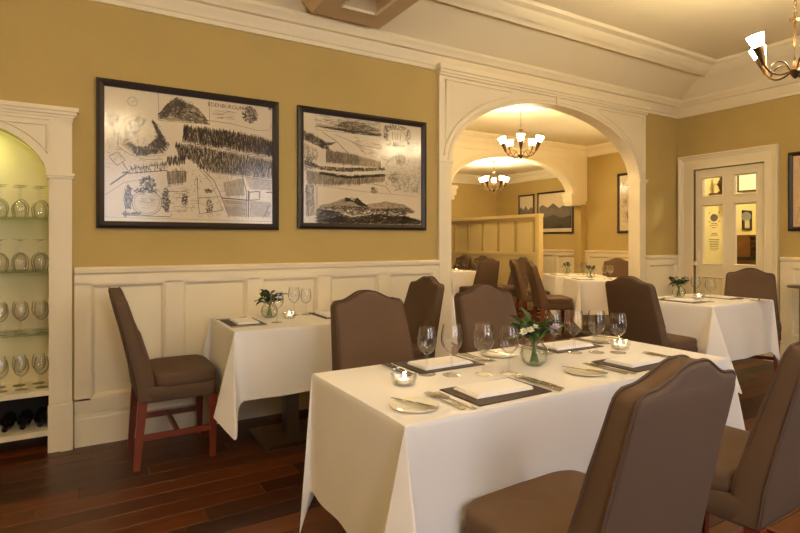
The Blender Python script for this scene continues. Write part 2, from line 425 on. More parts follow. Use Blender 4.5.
# main arch surround ---------------------------------------------------
def arch_surround(n, mp_y, ya, yb, x0, x1, xa, xb, sp, ri, ztop, label, z_leg=0.0, caps=True, legs=(True, True)):
    mb = MB()
    pts = arch_top(mb, xa, xb, sp, ri, ztop, ya, yb)
    if legs[0]: mb.box(x0, xa, ya, yb, z_leg, ztop)
    if legs[1]: mb.box(xb, x1, ya, yb, z_leg, ztop)
    root = struct(f'trim_{n}', mb, M['trim'], label)
    # archivolt bead
    cx, hw = (xa+xb)/2, (xb-xa)/2
    arc = [(cx+(hw+.035)*math.cos(PI-PI*i/40), ya, sp+(ri+.035)*math.sin(PI-PI*i/40)) for i in range(41)]
    build('archivolt_bead', MB().tube(arc, .007, 6), M['trim'], root, 60)
    # spandrel panel mouldings: a curved triangle on each side
    for sgn in (-1, 1):
        q = []
        off = .085
        a_end = 62
        for i in range(13):
            a = math.radians(4+(a_end-4)*i/12)
            q.append((cx+sgn*(hw+off)*math.cos(a), ya, sp+(ri+off)*math.sin(a)))
        zt = ztop-.075
        q2 = [p for p in q if p[2] < zt]
        xe = q2[-1][0]
        pth = q2 + [(xe-sgn*.05, ya, zt), (cx+sgn*(hw+.06), ya, zt), (cx+sgn*(hw+.06), ya, q2[0][2])]
        build('spandrel_moulding', MB().tube(pth, .008, 6), M['trim'], root, 60)
    return root
S = arch_surround(17, None, YW-.035, YW+.001, 2.668, 5.551, AX0, AX1, ASP, ARI, 2.745, 'cream arch surround with pilasters between the two dining rooms')
for (a, b_) in ((2.668, AX0), (AX1, 5.551)):
    k = MB(); k.box(a-.016, b_+.016, YW-.058, YWB+.02, ASP-.005, ASP+.012); k.box(a-.010, b_+.010, YW-.048, YWB+.012, ASP-.022, ASP-.004)
    k.box(a-.004, b_+.004, YW-.04, YWB+.005, ASP-.045, ASP-.02)
    build('capital', k, M['trim'], S)
    build('plinth', MB().box(a-.01, b_+.01, YW-.055, YWB, 0, .26), M['trim'], S)
    build('jamb_lining', MB().box(a+.005, b_-.005 if a < 4 else b_-.005, YW+.001, YWB+.002, .26, ASP-.03), M['trim'], S)
n_ = 40; sof = MB(); cx, hw = (AX0+AX1)/2, (AX1-AX0)/2
for i in range(n_):
    a0, a1 = PI-PI*i/n_, PI-PI*(i+1)/n_
    P_ = lambda a, r, y: (cx+(hw+r)*math.cos(a), y, ASP+(ARI+r)*math.sin(a))
    sof.add([P_(a0,0,YW), P_(a1,0,YW), P_(a1,0,YWB+.003), P_(a0,0,YWB+.003), P_(a0,.05,YWB+.003), P_(a1,.05,YWB+.003)], [(0,1,2,3),(3,2,5,4)])
build('soffit_lining', sof, M['trim'], S, 40)
fr = MB(); fr.box(2.663, 5.556, YW-.055, YW, 2.70, 2.72); fr.box(2.658, 5.561, YW-.07, YW, 2.72, 2.745); fr.box(2.645, 5.574, YW-.085, YW, 2.745, 2.79)
build('entablature', fr, M['trim'], S)
build('keystone', MB().prism([(4.10,2.62),(4.13,2.62),(4.14,2.70),(4.09,2.70)], lambda x, z: (x, YW-.05, z), lambda x, z: (x, YW, z)), M['trim'], S)
S2 = arch_surround(18, None, YB-.03, YB+.001, 4.86, XC-.005, B0, B1, BSP, BRI, 2.83, 'cream surround of the second arch with corbels', z_leg=2.0)
for a, b_ in ((4.88, B0+.1), (B1-.08, 8.02)):
    k = MB(); k.box(a, b_, YB-.06, YB+.17, 2.09, 2.14); k.box(a+.02, b_-.02, YB-.045, YB+.165, 1.99, 2.09); k.box(a+.05, b_-.05, YB-.03, YB+.16, 1.92, 1.99)
    build('corbel', k, M['trim'], S2)

# door -------------------------------------------------------------------
d = MB()
def dbox(mb, y0, y1, x0, x1, z0, z1): return mb.box(x0, x1, y0, y1, z0, z1)
cas = struct('trim_19', MB().box(XD-.004, XD, 2.725, 3.795, 0.0, .01), M['trim'], 'moulded cream architrave around the glazed door')
for (a, b_, z0, z1) in ((2.727, DY0, 0, 2.262), (DY1, 3.793, 0, 2.262), (DY0, DY1, DZ, 2.262)):
    build('casing_board', dbox(MB(), a, b_, XD-.024, XD, z0, z1), M['trim'], cas)
mo = MB()
prof = [(0, .0), (.018, .0), (.026, .012), (.022, .03), (.0, .04)]
AP = [(0,0),(0,.046),(.010,.050),(.022,.046),(.034,.034),(.040,.036),(.046,.034),(.058,.026),(.058,0)]
mo.prism(AP, lambda o_, d_: (XD-d_, 2.725+o_, 0), lambda o_, d_: (XD-d_, 2.725+o_, 2.27-o_))
mo.prism(AP, lambda o_, d_: (XD-d_, 3.795-o_, 0), lambda o_, d_: (XD-d_, 3.795-o_, 2.27-o_))
mo.prism(AP, lambda o_, d_: (XD-d_, 2.725+o_, 2.27-o_), lambda o_, d_: (XD-d_, 3.795-o_, 2.27-o_))
IP = [(0,0),(0,.03),(.008,.034),(.016,.024),(.016,0)]
mo.prism(IP, lambda o_, d_: (XD-d_, DY0-o_, 0), lambda o_, d_: (XD-d_, DY0-o_, DZ+o_))
mo.prism(IP, lambda o_, d_: (XD-d_, DY1+o_, 0), lambda o_, d_: (XD-d_, DY1+o_, DZ+o_))
mo.prism(IP, lambda o_, d_: (XD-d_, DY0-o_, DZ+o_), lambda o_, d_: (XD-d_, DY1+o_, DZ+o_))
build('architrave_moulding', mo, M['trim'], cas)
x0, x1 = XD+.005, XD+.045
P = [(2.946, 3.168), (3.297, 3.517)]; ZU = (1.78, 1.998); ZL = (.995, 1.676); DL = (.18, .84)
lf = MB(); ys = [DY0+.006, P[0][0], P[0][1], P[1][0], P[1][1], DY1-.006]
for a, b_ in ((ys[0], ys[1]), (ys[2], ys[3]), (ys[4], ys[5])): dbox(lf, a, b_, x0, x1, .006, DZ-.006)
for a, b_ in P:
    for z0, z1 in ((.006, DL[0]), (DL[1], ZL[0]), (ZL[1], ZU[0]), (ZU[1], DZ-.006)): dbox(lf, a, b_, x0, x1, z0, z1)
door = struct('door_1', lf, M['trim'], 'cream door with four glass panes beside the corner')
for a, b_ in P:
    build('panel', dbox(MB(), a, b_, x0+.012, x1-.012, *DL), M['trim'], door)
    for zz in (ZU, ZL):
        build('pane', dbox(MB(), a, b_, x0+.027, x0+.031, *zz), M['doorpane'], door)
    for zz in (ZU, ZL, DL):
        g = MB(); O = [(a-.012, zz[0]-.012), (b_+.012, zz[0]-.012), (b_+.012, zz[1]+.012), (a-.012, zz[1]+.012)]
        I_ = [(a+.010, zz[0]+.010), (b_-.010, zz[0]+.010), (b_-.010, zz[1]-.010), (a+.010, zz[1]-.010)]
        for k in range(4):
            l_ = (k+1) % 4; c0, c1, i0, i1 = O[k], O[l_], I_[k], I_[l_]
            m0 = ((c0[0]*.6+i0[0]*.4), (c0[1]*.6+i0[1]*.4)); m1 = ((c1[0]*.6+i1[0]*.4), (c1[1]*.6+i1[1]*.4))
            g.add([(x0, *c0), (x0, *c1), (x0-.012, *m0), (x0-.012, *m1), (x0+.014, *i0), (x0+.014, *i1), (x0+.03, *i0), (x0+.03, *i1)], [(0,1,3,2),(2,3,5,4),(4,5,7,6)])
        build('glazing_bead', g, M['trim'], door)
def disc(yc, zc, r, x, n=28): return MB().add([(x, yc+r*math.cos(2*PI*i/n), zc+r*math.sin(2*PI*i/n)) for i in range(n)], [tuple(range(n))])
build('safety_dot', disc(3.06, 1.53, .05, x0+.0262), M['frost'], door)
build('safety_dot', disc(3.405, 1.53, .043, x0+.0262), M['print_grey'], door)
# notice printed on the left pane: lines of small type
nt_ = MB()
for k, (wd, z) in enumerate([(.07,1.46),(.09,1.44),(.05,1.415),(.06,1.345),(.085,1.325),(.12,1.275),(.11,1.255),(.10,1.235),(.11,1.215),(.09,1.195),(.10,1.175),(.07,1.155)]):
    nt_.add([(x0+.0262, 3.405-wd/2, z), (x0+.0262, 3.405+wd/2, z), (x0+.0262, 3.405+wd/2, z+.008), (x0+.0262, 3.405-wd/2, z+.008)], [(0,1,2,3)])
for yy in (3.35, 3.46): nt_.add([(x0+.0262, yy-.01, 1.58), (x0+.0262, yy+.01, 1.58), (x0+.0262, yy, 1.60)], [(0,1,2)])
for yy in (3.35, 3.46): nt_.add([(x0+.0262, yy-.01, 1.49), (x0+.0262, yy+.01, 1.49), (x0+.0262, yy, 1.475)], [(0,1,2)])
build('printed_notice', nt_, M['print_grey'], door)
h = MB(); h.box(XD-.004, x0, 3.55, 3.59, 1.04, 1.16); build('finger_plate', h, M['trim'], door)
hk = MB(); hk.tube([(XD-.05, 3.567, 1.0), (XD+.005, 3.567, 1.0)], .009, 10); hk.lathe([(0,-.028),(.018,-.024),(.027,-.008),(.027,.008),(.018,.024),(0,.028)], 16, (XD-.062, 3.567, 1.0))
build('door_knob', hk, M['trim'], door, 40)
for z in (1.86, .3): build('hinge', MB().box(XD-.006, x0+.002, DY0-.012, DY0+.012, z-.05, z+.05), M['brass'], door)

build('door_stop', MB().box(x1+.002, XD+.09, DY0, DY0+.02, 0, DZ), M['trim'], cas); build('door_stop', MB().box(x1+.002, XD+.09, DY1-.02, DY1, 0, DZ), M['trim'], cas); build('door_stop', MB().box(x1+.002, XD+.09, DY0, DY1, DZ-.025, DZ), M['trim'], cas)
# hall behind the door
struct('wall_hall', MB().box(XD+.145, XC-.005, YW-.012, YW-.002, 0, 2.75), M['hall'], 'yellow side wall of the hall behind the door')
struct('wall_hall_far', MB().box(XC-.012, XC-.001, YW-3.2, YW-.012, 0, 2.75), M['hall'], 'yellow end wall of the hall behind the door')
struct('wall_hall_front', MB().box(XD+.14, XC, YW-3.3, YW-3.2, 0, 2.75), M['hall'], 'yellow near wall of the hall behind the door')

# ------------------------------------------------------------------ niche
nb = MB(); ND = 4.13
nb.box(NX-NH-.03, NX+NH+.03, ND, ND+.03, 0, 2.1); nb.box(NX-NH-.03, NX-NH, YW+.05, ND, 0, 2.1); nb.box(NX+NH, NX+NH+.03, YWB-.001, ND, 0, 2.1)
nb.add([(NX+NH,YW,0),(NX+NH,YWB,0),(NX+NH,YWB,1.62),(NX+NH,YW,1.62)], [(0,1,2,3)])
nn = 24
for i in range(nn):
    a0, a1 = PI-PI*i/nn, PI-PI*(i+1)/nn; r_ = NH+.004
    nb.add([(NX+r_*math.cos(a0), YW+.02, 1.6+.343*math.sin(a0)), (NX+r_*math.cos(a1), YW+.02, 1.6+.343*math.sin(a1)),
            (NX+r_*math.cos(a1), ND, 1.6+.343*math.sin(a1)), (NX+r_*math.cos(a0), ND, 1.6+.343*math.sin(a0))], [(0,1,2,3)])
nic = struct('wall_niche', nb, M['niche'], 'arched pale niche recessed into the map wall', 40)
build('shelf_board', MB().box(NX-NH, NX+NH, YW-.012, ND, .335, .365), M['trim'], nic)
build('cavity_shade_board', MB().box(NX-NH, NX+NH, ND-.03, ND, .125, .335), M['dark'], nic)  # dark board added to put shade into the lower compartment
build('shelf_board', MB().box(NX-NH, NX+NH, YW-.012, ND, .095, .125), M['trim'], nic)
lamp = MB(); lamp.lathe([(0,0),(.03,0),(.035,-.015),(0,-.016)], 16, (NX, 3.98, 1.925))
nl = build('niche_downlight', lamp, M['nichelamp']); tag(nl, 'small round downlight at the top of the glass niche', 'downlight')
nf = MB(); PO = NH+.118
arch_top(nf, NX-NH, NX+NH, 1.6, .34, 1.98, YW-.03, YW+.001)
nf.box(NX+NH, NX+PO, YW-.03, YW, .26, 1.98); nf.box(NX-PO, NX-NH, YW-.03, YW, .26, 1.98)
nfr = struct('trim_20', nf, M['trim'], 'cream pilasters and arch framing the glass niche')
for s_ in (-1, 1):
    a, b_ = sorted((NX+s_*(NH-.004), NX+s_*(PO+.006)))
    build('plinth', MB().box(a, b_, YW-.045, YW, 0, .275), M['trim'], nfr)
    a2, b2 = sorted((NX+s_*(NH+.06), NX+s_*(PO+.006))); build('plinth_block', MB().box(a2, b2, YW-.056, YW-.04, 0, .275), M['trim'], nfr)
    k = MB(); k.box(a-.008, b_+.008, YW-.06, YW, 1.645, 1.662); k.box(a-.002, b_+.002, YW-.051, YW, 1.63, 1.6455); build('capital', k, M['trim'], nfr)
    a3, b3 = sorted((NX+s_*(NH+.015), NX+s_*(PO-.03))); build('pilaster_fillet', MB().box(a3, b3, YW-.047, YW-.036, .30, 1.61), M['trim'], nfr)
    a4, b4 = sorted((NX+s_*(NH+.004), NX+s_*PO)); build('pilaster', MB().box(a4, b4, YW-.04, YW-.029, .275, 1.976), M['trim'], nfr)
    q = [(NX+s_*(NH+.05)*math.cos(math.radians(a_)), YW-.03, 1.6+(.34+.04)*math.sin(math.radians(a_))) for a_ in range(28, 75, 5)]
    q += [(q[-1][0], YW-.03, 1.945), (NX+s_*(NH-.012), YW-.03, 1.945), (NX+s_*(NH-.012), YW-.03, q[0][2])]
    q.append(q[0]); build('spandrel_moulding', MB().tube(q, .006, 6), M['trim'], nfr, 60)
kc = MB()
for (d0, z0, z1) in ((.04,1.975,1.995),(.048,1.995,2.01),(.06,2.01,2.03),(.07,2.03,2.055)): kc.box(NX-PO-d0+.035, NX+PO+d0-.035, YW-d0, YW, z0, z1)
build('cornice', kc, M['trim'], nfr)
for nm, z in (('top', 1.39), ('second', 1.068), ('third', .69)):
    o = build('glass_shelf', MB().box(NX-NH+.004, NX+NH-.004, YW+.035, ND-.004, z, z+.009), M['shelfglass'])
    tag(o, f'clear glass shelf, {nm} from the top in the niche', 'shelf', 'glass shelves in the niche')

# ------------------------------------------------------------------ glassware
def catmull(pts, m=4):
    out = []
    P_ = [pts[0]]+list(pts)+[pts[-1]]
    for i in range(1, len(P_)-2):
        for k in range(m):
            t = k/m
            out.append(tuple(.5*((2*b)+(-a+c_)*t+(2*a-5*b+4*c_-d_)*t*t+(-a+3*b-3*c_+d_)*t**3) for a, b, c_, d_ in zip(P_[i-1], P_[i], P_[i+1], P_[i+2])))
    out.append(tuple(pts[-1])); return out
def glass_mesh(hgt=.19, r=.041, inverted=False, n=20):
    sc = hgt/.19
    o = [(0,0),(.034,0),(.034,.002),(.012,.005),(.0042,.012),(.0036,.05),(.0038,.078),(.009,.086)]
    bowl = [(.9*r,.108),(r,.128),(.985*r,.150),(.86*r,.175),(.78*r,.190)]
    inn = [(.78*r-.0015,.190),(.86*r-.0015,.175),(r-.0018,.128),(.9*r-.002,.110),(.012,.090),(0,.087)]
    prof = [(a, z*sc) for a, z in o+bowl+inn]
    # densify the bowl with a smooth curve
    ob = catmull([(a, z*sc) for a, z in [(.004,.080),(.016,.087),(.031,.103)]+[(r*q_, z_) for q_, z_ in ((.98,.124),(1.0,.138),(.95,.160),(.80,.190))]], 3)
    ib = [(max(0, a-.0016), z+.0012) for a, z in ob[::-1]]
    ib[0] = (ob[-1][0]-.0012, ob[-1][1])
    prof = [(a, z*sc) for a, z in ((0,0),(.034,0),(.034,.002),(.012,.005),(.005,.012),(.0042,.04),(.0042,.07))] + ob + ib[:-1] + [(0, .083*sc)]
    b = MB().lathe(prof, n)
    if inverted: b.v = [(x, y_, hgt-z) for x, y_, z in b.v]
    return b.mesh('wine_glass', 40)
GL = glass_mesh(.19, .041); GLs = glass_mesh(.178, .037); GLi = glass_mesh(.19, .041, True, 16); GLt = glass_mesh(.185, .039, False, 16)
GLf = glass_mesh(.185, .039, False, 10)
def wine_glass(x, y_, z, label, group, me=GL):
    o = link('wine_glass', me, M['glass']); o.location = (x, y_, z); o.rotation_euler.z = random.random()*6
    tag(o, label, 'wine glass', group); return o
shelves = [(1.399, GLi, 'upside-down wine glass, top niche shelf', 'inverted glasses on the top niche shelf'),
           (1.077, GLi, 'upside-down wine glass, second niche shelf', 'inverted glasses on the second niche shelf'),
           (.699, GLt, 'upright wine glass, third niche shelf', 'upright glasses on the third niche shelf'),
           (.365, GLt, 'upright wine glass, wooden bottom niche shelf', 'upright glasses on the bottom niche shelf')]
NTH = ('first', 'second', 'third', 'fourth')
for z, me, lb, gp in shelves:
    for rn, ry, offs in (('front row', 3.905, 0), ('back row', 4.03, .02)):
        for k in range(3):
            wine_glass(-.202-offs-k*.1, ry, z, f'{lb}, {rn}, {NTH[k]} from the right', gp, me)
bt = MB().lathe([(0,0),(.03,0),(.036,.006),(.036,.15),(.03,.175),(.014,.205),(.013,.26),(.015,.262),(.015,.27),(0,.27)], 16)
btm = bt.mesh('wine_bottle', 40)
for k in range(3):
    o = link('wine_bottle', btm, M['bottle']); o.location = (-.205-.085*k, 4.095, .125+.0362); o.rotation_euler = (PI/2, 0, 0)
    tag(o, f'dark wine bottle on the lowest niche ledge, {NTH[k]} from the right', 'bottle', 'bottles lying under the niche')

# ------------------------------------------------------------------ framed pictures
def inpoly(p, poly):
    x, y_ = p; r = False; j = len(poly)-1
    for i in range(len(poly)):
        xi, yi = poly[i]; xj, yj = poly[j]
        if (yi > y_) != (yj > y_) and x < (xj-xi)*(y_-yi)/(yj-yi)+xi: r = not r
        j = i
    return r
class Ink:
    def __init__(s, W, H): s.W, s.H, s.mb = W, H, MB()
    def quad(s, pts): s.mb.add([(u*s.W, 0, v*s.H) for u, v in pts], [tuple(range(len(pts)))])
    def line(s, pts, w=.003):
        for (u0, v0), (u1, v1) in zip(pts, pts[1:]):
            x0, z0, x1, z1 = u0*s.W, v0*s.H, u1*s.W, v1*s.H
            L = math.hypot(x1-x0, z1-z0) or 1; nx, nz = -(z1-z0)/L*w*.33, (x1-x0)/L*w*.33
            s.mb.add([(x0+nx,0,z0+nz),(x1+nx,0,z1+nz),(x1-nx,0,z1-nz),(x0-nx,0,z0-nz)], [(0,1,2,3)])
    def ell(s, c, ru, rv, w=.003, a0=0, a1=360, n=28):
        s.line([(c[0]+ru*math.cos(math.radians(a0+(a1-a0)*i/n)), c[1]+rv*math.sin(math.radians(a0+(a1-a0)*i/n))) for i in range(n+1)], w)
    def hatch(s, poly, n, ang=90, ln=.03, w=.0035, jit=12):
        n = int(n*1.5)
        us = [p[0] for p in poly]; vs2 = [p[1] for p in poly]; k = 0; t = 0
        while k < n and t < n*12:
            t += 1
            p = (random.uniform(min(us), max(us)), random.uniform(min(vs2), max(vs2)))
            if not inpoly(p, poly): continue
            a = math.radians(ang+random.uniform(-jit, jit)); L = ln*random.uniform(.4, 1.0)/2
            du, dv = math.cos(a)*L/s.W*s.H, math.sin(a)*L
            s.line([(p[0]-du, p[1]-dv), (p[0]+du, p[1]+dv)], w*random.uniform(.6, 1.3)); k += 1
    def scrib(s, c, ru, rv, n, w=.004, ln=.025):
        poly = [(c[0]+ru*math.cos(a*PI/8), c[1]+rv*math.sin(a*PI/8)) for a in range(16)]
        s.hatch(poly, n, 45, ln, w, 90)
def picture(name, W, H, loc, rz, label, inks, group=None, fw=.045, cat='framed picture', paper=None, under=None):
    """hangs with its back on the wall; local x right, -y out of the wall, z up from the lower edge"""
    r = empty(name, loc, rz); tag(r, label, cat, group)
    f = MB()
    op = [(0,0),(W,0),(W,H),(0,H)]; ip = [(fw,fw),(W-fw,fw),(W-fw,H-fw),(fw,H-fw)]; mp_ = [(fw*.45,fw*.45),(W-fw*.45,fw*.45),(W-fw*.45,H-fw*.45),(fw*.45,H-fw*.45)]
    for i in range(4):
        j = (i+1) % 4
        A = [(*op[i],0.0),(*op[j],0.0),(*op[i],-.024),(*op[j],-.024),(*mp_[i],-.032),(*mp_[j],-.032),(*ip[i],-.020),(*ip[j],-.020),(*ip[i],-.004),(*ip[j],-.004)]
        f.add([(x, y_, z) for x, z, y_ in A], [(0,1,3,2),(2,3,5,4),(4,5,7,6),(6,7,9,8)])
    build('frame', f, M['frame'], r)
    build('print', MB().box(fw*.8, W-fw*.8, -.007, -.002, fw*.8, H-fw*.8), paper or M['paper'], r)
    for k, (ik, m_) in enumerate(inks):
        o = tag(build('printed_lines', ik.mb, m_, r), kind='stuff'); o.location.y = -.0076-.0004*k
    build('glass', MB().box(fw*.9, W-fw*.9, -.013, -.011, fw*.9, H-fw*.9), M['pane'], r)
    return r
# map one: castle rock and dense town blocks
W, H = 1.161, .935
I = Ink(W, H); J = Ink(W, H); K = Ink(W, H)
for q in ([(.313,.771),(.313,.813),(.368,.907),(.399,.938),(.448,.909),(.506,.89),(.556,.832),(.582,.771)],
          [(.44,.736),(.703,.732),(.886,.709),(.962,.684),(.962,.579),(.748,.602),(.556,.625),(.432,.639)],
          [(.391,.605),(.556,.591),(.962,.533),(.962,.406),(.775,.415),(.598,.428),(.531,.444),(.481,.505),(.416,.498)],
          [(.139,.705),(.16,.60),(.20,.55),(.27,.56),(.30,.64),(.28,.74),(.33,.65),(.33,.53),(.20,.50),(.125,.57)],
          [(.351,.503),(.448,.523),(.448,.47),(.356,.455)], [(.351,.402),(.452,.416),(.452,.34),(.356,.318)],
          [(.66,.225),(.80,.22),(.80,.10),(.70,.10)], [(.82,.22),(.95,.22),(.95,.10),(.82,.10)], [(.66,.35),(.78,.39),(.79,.26),(.68,.25)], [(.79,.405),(.962,.39),(.962,.31),(.82,.31)]):
    K.quad(q)
J.hatch([(.34,.45),(.96,.40),(.96,.09),(.36,.09)], 170, 10, .03, .003, 80); J.hatch([(.05,.72),(.34,.72),(.34,.40),(.05,.40)], 80, 30, .03, .003, 60)
J.line([(.304,.958),(.309,.76),(.584,.769),(.582,.955)], .004)
I.hatch([(.313,.771),(.313,.813),(.368,.907),(.399,.938),(.448,.909),(.44,.83),(.38,.81)], 150, 40, .045, .006, 35)
I.hatch([(.38,.80),(.44,.85),(.448,.909),(.506,.89),(.556,.832),(.582,.772),(.48,.772)], 110, -40, .04, .005, 35)
J.hatch([(.31,.768),(.368,.85),(.40,.938),(.473,.917),(.582,.772)], 120, 0, .05, .004, 50)
I.hatch([(.198,.774),(.25,.76),(.20,.66),(.20,.53),(.139,.561),(.139,.705)], 70, 60, .03, .005, 60)
I.hatch([(.15,.58),(.20,.56),(.25,.57),(.29,.63),(.32,.66),(.30,.527),(.198,.500)], 160, 60, .03, .007, 60)
I.hatch([(.27,.76),(.297,.727),(.335,.64),(.36,.60),(.33,.53),(.29,.58),(.30,.66)], 120, -50, .035, .006, 50)
J.line([(.213,.793),(.139,.745),(.106,.649),(.102,.558),(.13,.53),(.164,.505),(.236,.48),(.328,.49)], .005)
J.line([(.213,.775),(.15,.73),(.12,.649),(.118,.575),(.164,.524),(.236,.50),(.328,.515)], .004)
J.ell((.175,.87), .024, .03, .004); J.line([(.17,.86),(.19,.885)], .004)
J.scrib((.075,.74), .03, .05, 30, .005, .03); J.line([(.075,.72),(.09,.62)], .006)
I.hatch([(.44,.736),(.703,.732),(.886,.709),(.962,.684),(.962,.579),(.748,.602),(.556,.625),(.432,.639)], 1050, 92, .05, .0042, 10)
I.hatch([(.391,.605),(.556,.591),(.962,.533),(.962,.406),(.775,.415),(.598,.428),(.531,.444),(.481,.505),(.416,.498)], 950, 88, .045, .004, 14)
J.hatch([(.432,.64),(.962,.58),(.962,.535),(.43,.60)], 90, 5, .05, .003, 10)
I.hatch([(.351,.503),(.448,.523),(.448,.47),(.356,.455)], 60, 90, .04, .005, 6)
J.hatch([(.351,.402),(.452,.416),(.452,.34),(.356,.318)], 70, 90, .06, .004, 5)
I.line([(.351,.402),(.452,.416),(.452,.34),(.356,.318),(.351,.402)], .004)
J.line([(.64,.52),(.70,.43)], .02); J.line([(.81,.56),(.86,.44)], .012)
J.line([(.59,.43),(.962,.40)], .008); I.line([(.59,.42),(.962,.385)], .004)
I.line([(.164,.406),(.351,.46)], .006); I.line([(.153,.375),(.351,.413)], .008); I.hatch([(.164,.42),(.351,.475),(.351,.415),(.155,.38)], 60, 90, .03, .005, 10)
I.line([(.066,.292),(.155,.385),(.124,.378)], .014); J.line([(.04,.22),(.13,.31),(.22,.34)], .004)
I.line([(.059,.482),(.102,.518),(.139,.465),(.10,.425),(.059,.482)], .005); I.line([(.124,.45),(.155,.39)], .006)
# cartouche with crest and two figures
I.ell((.247,.18), .075, .088, .005); I.ell((.247,.18), .064, .074, .003)
I.scrib((.251,.315), .04, .05, 75, .006, .03); I.scrib((.247,.262), .07, .014, 34, .006)
I.scrib((.153,.21), .02, .085, 70, .006, .03); I.scrib((.344,.20), .02, .085, 75, .006, .03); I.scrib((.14,.10), .018, .018, 14, .006)
I.line([(.13,.09),(.37,.085)], .006); I.hatch([(.14,.10),(.22,.12),(.20,.085)], 20, 20, .03, .005)
J.hatch([(.21,.14),(.29,.14),(.28,.24),(.22,.24)], 16, 0, .05, .003, 2)
# plots of the lower right
I.line([(.514,.378),(.518,.226),(.526,.111),(.663,.144)], .005); I.line([(.518,.226),(.646,.243)], .005)
I.line([(.548,.43),(.607,.363),(.65,.244),(.699,.09)], .007); J.line([(.53,.43),(.59,.35),(.625,.244),(.66,.15)], .004)
I.line([(.65,.235),(.81,.225)], .012); I.line([(.812,.30),(.812,.093)], .012); J.line([(.80,.29),(.80,.093)], .01)
I.line([(.816,.287),(.881,.296),(.881,.233),(.816,.225),(.816,.287)], .009); I.line([(.775,.41),(.80,.29)], .007)
I.line([(.943,.201),(.904,.09)], .008); I.line([(.92,.29),(.962,.295)], .012)
I.scrib((.582,.17), .02, .05, 34, .006, .025); I.scrib((.573,.283), .024, .014, 22, .006, .02); I.scrib((.445,.21), .018, .045, 30, .006, .025)
J.hatch([(.66,.22),(.80,.215),(.80,.1),(.70,.1)], 60, 4, .06, .003, 4); J.hatch([(.82,.22),(.95,.22),(.95,.1),(.82,.1)], 55, 4, .05, .003, 80)
J.hatch([(.66,.35),(.78,.38),(.79,.26),(.68,.25)], 70, 85, .05, .003, 20); J.hatch([(.84,.40),(.955,.385),(.955,.31),(.84,.32)], 50, 85, .04, .003, 60)
J.hatch([(.36,.29),(.50,.31),(.51,.12),(.37,.12)], 16, 3, .08, .003, 3); J.line([(.04,.075),(.96,.065)], .003)
# crest top right, boundary line, title
I.scrib((.82,.877), .05, .062, 130, .005, .025); J.ell((.82,.877), .028, .036, .006)
J.line([(.586,.799),(.703,.794),(.867,.765),(.943,.774),(.952,.822)], .004)
J.hatch([(.62,.885),(.72,.885),(.73,.82),(.61,.825)], 18, 0, .06, .003, 1); I.scrib((.945,.945), .014, .01, 8, .006)
mp1 = picture('framed_map', W, H, (.085, YW, 1.337), 0, 'large framed engraved map titled EDENBURGUM, left of the two', [(K, M['tone']), (J, M['ink2']), (I, M['ink'])])
def text_obj(name, body, size, m, parent, loc, rot):
    cu = bpy.data.curves.new(name, 'FONT'); cu.body = body; cu.size = size; cu.align_x = 'CENTER'
    t = bpy.data.objects.new(name, cu); COL.objects.link(t)
    dg = bpy.context.evaluated_depsgraph_get(); dg.update()
    me = bpy.data.meshes.new_from_object(t.evaluated_get(dg)); bpy.data.objects.remove(t)
    o = link(name, me, m, parent); o.location = loc; o.rotation_euler = rot; return o
text_obj('title_lettering', 'EDENBURGUM', .037, M['ink'], mp1, (.678*W, -.0092, .905*H), (PI/2, 0, 0))
# map two: ridge of houses above a panorama
W, H = 1.15, .922
I = Ink(W, H); J = Ink(W, H); K = Ink(W, H)
for q in ([(.138,.165),(.26,.155),(.386,.102),(.584,.138),(.694,.127),(.808,.13),(.954,.088),(.954,.05),(.138,.047)],
          [(.15,.17),(.15,.193),(.26,.227),(.348,.273),(.386,.254),(.438,.271),(.49,.216),(.666,.253),(.808,.23),(.88,.194),(.90,.16)],
          [(.061,.478),(.067,.369),(.285,.376),(.477,.397),(.653,.432),(.653,.485),(.348,.45)], [(.20,.66),(.44,.64),(.62,.60),(.62,.55),(.20,.56)],
          [(.05,.56),(.162,.52),(.348,.525),(.653,.552),(.653,.53),(.348,.49),(.162,.49),(.05,.53)], [(.036,.797),(.044,.729),(.173,.675),(.23,.66),(.20,.72),(.10,.78)],
          [(.135,.87),(.26,.87),(.34,.92),(.45,.93),(.56,.90),(.61,.87),(.61,.83),(.135,.845)], [(.055,.36),(.115,.36),(.12,.12),(.06,.10)]):
    K.quad(q)
J.hatch([(.66,.70),(.95,.70),(.95,.34),(.66,.40)], 120, 20, .03, .003, 80); J.hatch([(.40,.80),(.66,.74),(.66,.62),(.46,.66)], 40, -20, .06, .003, 15)
J.line([(.129,.956),(.132,.82),(.614,.824),(.614,.953)], .004)
I.hatch([(.135,.85),(.25,.835),(.40,.825),(.61,.828),(.61,.845),(.40,.85),(.25,.855)], 80, 2, .08, .006, 6)
I.hatch([(.26,.87),(.34,.92),(.45,.93),(.56,.90),(.61,.87),(.61,.84),(.40,.85)], 120, 10, .06, .004, 30)
J.hatch([(.135,.87),(.61,.86),(.61,.95),(.135,.95)], 90, 0, .08, .003, 12)
J.line([(.173,.806),(.27,.747),(.371,.644)], .007); J.line([(.38,.76),(.46,.70),(.50,.66)], .005); J.line([(.26,.80),(.45,.73),(.62,.72)], .004)
I.hatch([(.036,.797),(.044,.729),(.173,.675),(.23,.66),(.20,.72),(.10,.78)], 190, 50, .03, .005, 60)
I.hatch([(.15,.72),(.27,.732),(.22,.70)], 22, 5, .05, .004)
J.hatch([(.20,.66),(.44,.64),(.44,.55),(.20,.56)], 420, 90, .04, .003, 10); J.hatch([(.44,.62),(.62,.60),(.62,.55),(.44,.55)], 120, 90, .03, .003, 10)
I.hatch([(.05,.56),(.162,.52),(.348,.525),(.653,.552),(.653,.53),(.348,.49),(.162,.49),(.05,.53)], 260, 40, .02, .006, 60)
